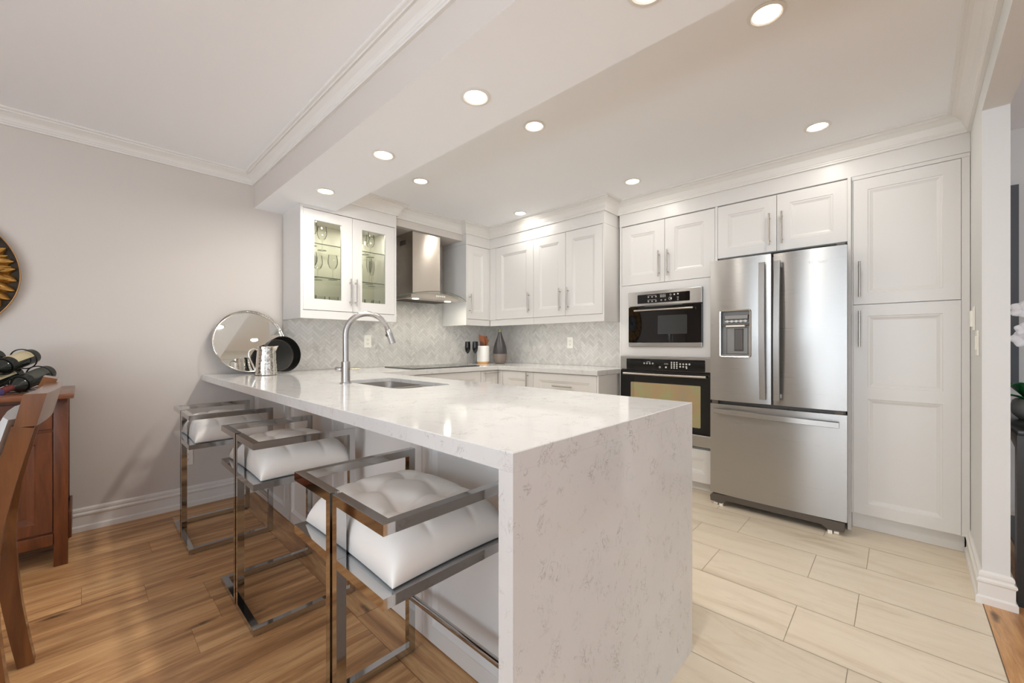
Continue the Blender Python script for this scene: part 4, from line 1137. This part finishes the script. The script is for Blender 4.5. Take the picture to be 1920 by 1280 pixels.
# ================================================================ DINING SIDE
# sideboard against the back wall
t = thing('sideboard', 'brown wooden sideboard with panelled doors against the beige wall', 'sideboard', (-.7, 3.3, 0))
x0, x1, y0, y1 = -1.35, -.05, 3.10, 3.545
MB().box(x0-.03, x1+.022, y0-.10, y1+.015, .858, .884, bev=.004).build('top', 'cherryh', t, smooth=True, angle=35)
mb = MB().box(x0+.02, x1-.02, y0+.012, y1, .12, .8575); mb.build('carcass', 'cherry', t)
for x in (x0, x1-.05):
    for y in (y0, y1-.05): MB().box(x, x+.05, y, y+.05, 0, .857, bev=.003).build('leg', 'cherry', t, smooth=True, angle=35)
box('plinth_rail', 'cherry', t, x0+.051, x1-.051, y0-.006, y0+.011, .114, .172, bev=.003)
box('side_rail', 'cherry', t, x1-.0005, x1+.012, y0+.052, y1-.052, .114, .25, bev=.003)
fs = ony(y0+.0115)
W_ = (x1-x0-.1)/3
for k in range(3):
    a = x0+.05+W_*k
    d = MB(); rect_rings(d, fs, a+.003, a+W_-.003, .18, .685, [(0, 0), (0, .009), (.0015, .011), (.055, .011), (.06, .006), (.07, .004), (.085, .0015)]); d = d.build('door', 'cherry', t)
    MB().lathe([(0, 0), (.006, 0), (.006, -.012), (.012, -.018), (.012, -.024), (0, -.028)], (a+.03, y0-.0001, .47), 14, 'Y').build('knob', 'nickel', d, smooth=True)
    d = MB(); rect_rings(d, fs, a+.003, a+W_-.003, .70, .835, [(0, 0), (0, .009), (.0015, .011)]); d = d.build('drawer', 'cherry', t)
    MB().lathe([(0, 0), (.006, 0), (.006, -.012), (.012, -.018), (.012, -.024), (0, -.028)], (a+W_/2, y0-.0001, .768), 14, 'Y').build('knob', 'nickel', d, smooth=True)

# wine rack and bottles
ax = Vector((-.137, -.25, -.074)).normalized()      # from base to neck
def bottle(name, label, base, lab, r=.039, L=.30):
    B = Vector(base); t = thing(name, label, 'wine bottle', B, 'wine bottles in the wire rack')
    q = Vector((0, 0, 1)).rotation_difference(ax).to_matrix().to_4x4(); m = Matrix.Translation(B) @ q
    MB().lathe([(0, .004), (r-.006, .0), (r, .006), (r, .19), (r-.006, .208), (.017, .232), (.0145, .245), (.0145, L-.045), (0, L-.045)], seg=28).build('glass_body', 'bottle', t, smooth=True, mtx=m)
    MB().lathe([(.0152, L-.075), (.0156, L-.02), (.0162, L-.012), (.0162, L), (.0, L)], seg=20, caps=False).build('capsule', lab[1], t, smooth=True, mtx=m)
    MB().lathe([(0, L+.0002), (.0155, L+.0002), (.0155, L+.0012), (0, L+.0012)], seg=20).build('capsule_top', 'capend', t, mtx=m)
    n = 16; up = q.inverted().to_3x3() @ Vector((0, -.25, 1)); a0 = math.atan2(up.y, up.x)
    R = [[((r+w_)*math.cos(a0-1.15+2.3*k/n), (r+w_)*math.sin(a0-1.15+2.3*k/n), z) for k in range(n+1)] for w_, z in ((.0003, .045), (.0007, .045), (.0007, .15), (.0003, .15))]
    MB().rings(R, False, False, close=False).build('label_paper', lab[0], t, smooth=True, mtx=m)
Bp = [(-.128, 3.36, .977), (-.243, 3.40, .977), (-.185, 3.405, 1.066), (-.306, 3.43, 1.066)]
bottle('wine_bottle', 'dark wine bottle with red foil neck, lowest and rightmost in the wire rack', Bp[0], ('labeldark', 'capsule'))
bottle('wine_bottle', 'dark wine bottle lying low in the rack left of the red-foiled one', Bp[1], ('label', 'bottle'))
bottle('wine_bottle', 'dark wine bottle with cream label on the upper row of the rack', Bp[2], ('label', 'bottle'))
bottle('wine_bottle', 'dark wine bottle on the upper row at the left edge of the photo', Bp[3], ('label', 'bottle'))
t = thing('wine_rack', 'black wire wine rack of looped rings on the sideboard', 'wine rack', (-.22, 3.3, .884))
q = Vector((0, 0, 1)).rotation_difference(ax).to_matrix()
for b_ in Bp:
    for d_ in (.06, .19):
        c = Vector(b_)+ax*d_
        rg_ = .053 if d_ < .1 else .0425
        mb = MB().tube([c+q @ Vector((rg_*math.cos(2*PI*k/32), rg_*math.sin(2*PI*k/32), 0)) for k in range(32)], .003, 8, True)
        mb.build('ring', 'wire', t, smooth=True)
mb = MB()
for k in (0, 1):
    p, q2 = Vector(Bp[k])+ax*.06-Vector((0, 0, .0555)), Vector(Bp[k])+ax*.19-Vector((0, 0, .0440))
    mb.tube([p, q2], .0024, 8)
    for c in (p, q2): mb.tube([Vector((c.x, c.y, .8882)), c+Vector((0, 0, .004))], .0024, 8)
for d_ in (.06, .19):
    p, q2 = Vector(Bp[0])+ax*d_, Vector(Bp[1])+ax*d_; mb.tube([(p.x+.03, p.y, .8882), ((p.x+q2.x)/2, (p.y+q2.y)/2-.02, .8882), (q2.x-.03, q2.y, .8882)], .0024, 8)
mb.build('base_wires', 'wire', t, smooth=True)

# round gilt wall art
xa, za, Ra = -.587, 1.51, .351
t = thing('wall_art', 'round gilt leaf-relief wall art at the left edge of the photo', 'wall art', (xa, YA, za))
c = (xa, YA, za)
MB().lathe([(0, -.001), (Ra-.004, -.001), (Ra-.004, -.012), (0, -.012)], c, 72, 'Y').build('backing', 'artback', t)
MB().lathe([(Ra-.0035, -.001), (Ra, -.001), (Ra, -.034), (Ra-.0035, -.034)], c, 96, 'Y', caps=False).build('rim', 'goldrim', t, smooth=True)
mb = MB(); rr = random.Random(3)
def leaf(mb, cx, cz, ang, L, Wl, y):
    d = Vector((math.cos(ang), 0, math.sin(ang))); s = Vector((-d.z, 0, d.x)); c = Vector((cx, y, cz)); R = []
    for k in range(7):
        u = k/6; h = Wl*.5*math.sin(PI*min(.97, max(.03, u)))**.8; dep = .014*math.sin(PI*u)+.002
        R.append([c+d*L*u-s*h, c+d*L*u-s*h*.5+Vector((0, -dep, 0)), c+d*L*u+Vector((0, -dep*.75, 0)), c+d*L*u+s*h*.5+Vector((0, -dep, 0)), c+d*L*u+s*h])
    mb.rings(R, False, False, close=False)
for r0, n, L, Wl in ((.262, 40, .086, .06), (.235, 38, .09, .058), (.2, 34, .09, .055), (.165, 28, .085, .05), (.135, 24, .08, .044)):
    for k in range(n):
        a = 2*PI*k/n+rr.uniform(-.06, .06)+r0*7; leaf(mb, xa+r0*math.cos(a), za+r0*math.sin(a), a+rr.uniform(-.3, .3), L*rr.uniform(.8, 1.0), Wl*rr.uniform(.7, 1), YA-.013-rr.uniform(0, .012))
mb.build('leaf_relief', 'gold', t, smooth=True)
mb = MB()
for k in range(46):
    a = 2*PI*k/46; leaf(mb, xa+.03*math.cos(a), za+.03*math.sin(a), a+rr.uniform(-.1, .1), .13, .02, YA-.0128)
mb.build('silver_centre', 'artblue', t, smooth=True)

# dining chair, seen from behind at the left edge
t = thing('dining_chair', 'brown wooden dining chair with grey padded back at the left edge', 'chair', (-.35, 2.02, 0))
def strip(mb, pts, wy, thick):
    """bar in an xz profile with width along y: pts (x, y, z)"""
    P = [Vector(p) for p in pts]; n = len(P); R = []
    for i in range(n):
        d = (P[min(i+1, n-1)]-P[max(i-1, 0)]).normalized(); s = d.cross(Vector((0, 1, 0))).normalized()*(thick[i] if isinstance(thick, list) else thick)/2
        h = Vector((0, (wy[i] if isinstance(wy, list) else wy)/2, 0)); R.append([P[i]-s-h, P[i]+s-h, P[i]+s+h, P[i]-s+h])
    return mb.rings(R)
prof = [(-.135, 0), (-.150, .10), (-.166, .22), (-.178, .34), (-.184, .45), (-.180, .55), (-.167, .65), (-.147, .75), (-.124, .85), (-.100, .945)]
for y in (1.78, 2.24):
    pr_ = [(x, y, z) for x, z in prof]
    if y < 2: pr_[-1] = (-.113, y, .899); th_ = [.040, .042, .044, .048, .052, .050, .046, .044, .042, .042]
    wy_ = [.048]*10
    if y > 2: pr_ = pr_[:-1]+[(-.100, 2.262, .944), (-.086, 2.288, .985), (-.080, 2.312, 1.006)]; th_ += [.038, .036]; wy_ = [.048]*10+[.10, .125]
    strip(MB(), pr_, wy_, th_).build('rear_leg', 'chairwood', t, smooth=True, angle=40)
mb = MB(); R = []
for k in range(13):
    s = k/12; y = 1.752+.49*s; bow = .012*(1-(2*s-1)**2)+.016*s
    x = -.104+bow; zt = .99; zb_ = .90
    R.append([(x-.026, y, zb_), (x+.016, y, zb_), (x+.036, y, zt), (x-.008, y, zt)])
mb.rings(R).build('top_rail', 'chairwood', t, smooth=True, angle=40)
mb = MB(); R = []
for k in range(9):
    s = k/8; z = .56+.36*s; x = -.180+.076*((z-.55)/.395)**1.25
    b = .03*math.sin(PI*min(1, s+.04))
    R.append([(x-.030, 1.775, z), (x-.004, 1.806, z), (x-.004, 2.01, z), (x-.004, 2.214, z), (x-.030, 2.245, z), (x-.046-b, 2.16, z), (x-.050-b, 2.01, z), (x-.046-b, 1.86, z)])
mb.rings(R).build('back_pad', 'fabric', t, smooth=True, angle=60)
mb = MB().box(-.64, -.215, 1.76, 2.26, .425, .475, bev=.012); mb.build('seat', 'fabric', t, smooth=True)
mb = MB(); mb.box(-.63, -.215, 1.757, 1.78, .365, .4245); mb.box(-.63, -.215, 2.24, 2.263, .365, .4245); mb.box(-.63, -.607, 1.781, 2.239, .365, .4245); mb.box(-.235, -.215, 1.795, 2.225, .365, .4245)
mb.build('seat_frame', 'chairwood', t)
for y in (1.775, 2.245): MB().box(-.635, -.595, y-.02, y+.02, 0, .3645).build('front_leg', 'chairwood', t)

# ================================================================ HALL BEYOND THE RIGHT OPENING
t = thing('console_table', 'black lacquer console table in the hall behind the wall end', 'table', (3.2, -.6, 0))
box('top', 'tablewood', t, 2.745, 3.62, -.83, -.372, .738, .762, bev=.004)
for x in (2.77, 3.555):
    for y in (-.41, -.79): box('leg', 'tablewood', t, x, x+.045, y-.0, y+.035, 0, .7375)
mb = MB(); P = [(2.816, .737), (3.554, .737), (3.554, .60), (3.50, .66), (3.35, .69), (3.0, .69), (2.87, .66), (2.816, .60)]
mb.prism(P, lambda u, v, d: (u, d, v), -.40, -.385); mb.build('apron', 'tablewood', t)
box('shelf', 'tablewood', t, 2.82, 3.55, -.78, -.41, .16, .18)
t = thing('wall_panel', 'tall slate-grey panel hanging on the hall wall', 'wall panel', (XE, -.46, 1.48))
box('canvas', 'canvas', t, XE-.036, XE-.0005, -.525, -.365, .89, 2.08)
# orchid
pc = Vector((3.17, -.475, .7622))
t = thing('orchid', 'white orchid in a grey pot on the black console table', 'potted plant', pc)
MB().lathe([(0, 0), (.04, 0), (.062, .025), (.07, .055), (.062, .09), (.052, .1), (.047, .1), (.056, .085), (0, .08)], pc, 28).build('pot', 'padgrey', t, smooth=True)
def blade(mb, base, az, L, Wd, rise, drop):
    d = Vector((math.cos(az), math.sin(az), 0)); s = Vector((-d.y, d.x, 0)); R = []
    for k in range(9):
        u = k/8; c = Vector(base)+d*L*u+Vector((0, 0, rise*math.sin(PI*.55*u)-drop*u*u)); h = Wd/2*math.sin(PI*(.08+.9*u))**.7
        R.append([c-s*h+Vector((0, 0, .006)), c, c+s*h+Vector((0, 0, .006))])
    mb.rings(R, False, False, close=False)
for az, L, rise in ((2.6, .20, .13), (1.9, .17, .06), (3.6, .18, .08), (.3, .2, .1), (5.2, .2, .1)):
    mb = MB(); blade(mb, pc+Vector((0, 0, .085)), az, L, .065, rise, .05); o = mb.build('leaf', 'leaf', t, smooth=True, angle=180)
    md = o.modifiers.new('thick', 'SOLIDIFY'); md.thickness = .003
cr = [pc+Vector((0, 0, .08)), pc+Vector((.0, -.01, .25)), pc+Vector((-.01, -.01, .42)), pc+Vector((-.03, .005, .53)), pc+Vector((-.06, .02, .58))]
stem = MB().tube(cr, .0035, 8).build('flower_stem', 'stem', t, smooth=True)
for k, (c, sc) in enumerate([((-.015, .034, .395), 1.0), ((-.02, .028, .44), .8), ((-.03, .036, .535), 1.0), ((-.01, -.05, .5), .9), ((-.0, -.03, .36), .9), ((-.06, -.02, .58), .8)]):
    mb = MB(); cc = pc+Vector(c)
    for q in range(5):
        a = 2*PI*q/5+.3*k; d = Vector((-.35, math.cos(a), math.sin(a))).normalized(); s = d.cross(Vector((1, 0, 0))).normalized(); R = []
        for i in range(6):
            u = i/5; p = cc+d*.045*sc*u; h = .022*sc*math.sin(PI*(.12+.82*u)); R.append([p-s*h, p+Vector((-.004, 0, 0)), p+s*h])
        mb.rings(R, False, False, close=False)
    o = mb.build('flower', 'petal', t, smooth=True, angle=180); md = o.modifiers.new('thick', 'SOLIDIFY'); md.thickness = .002
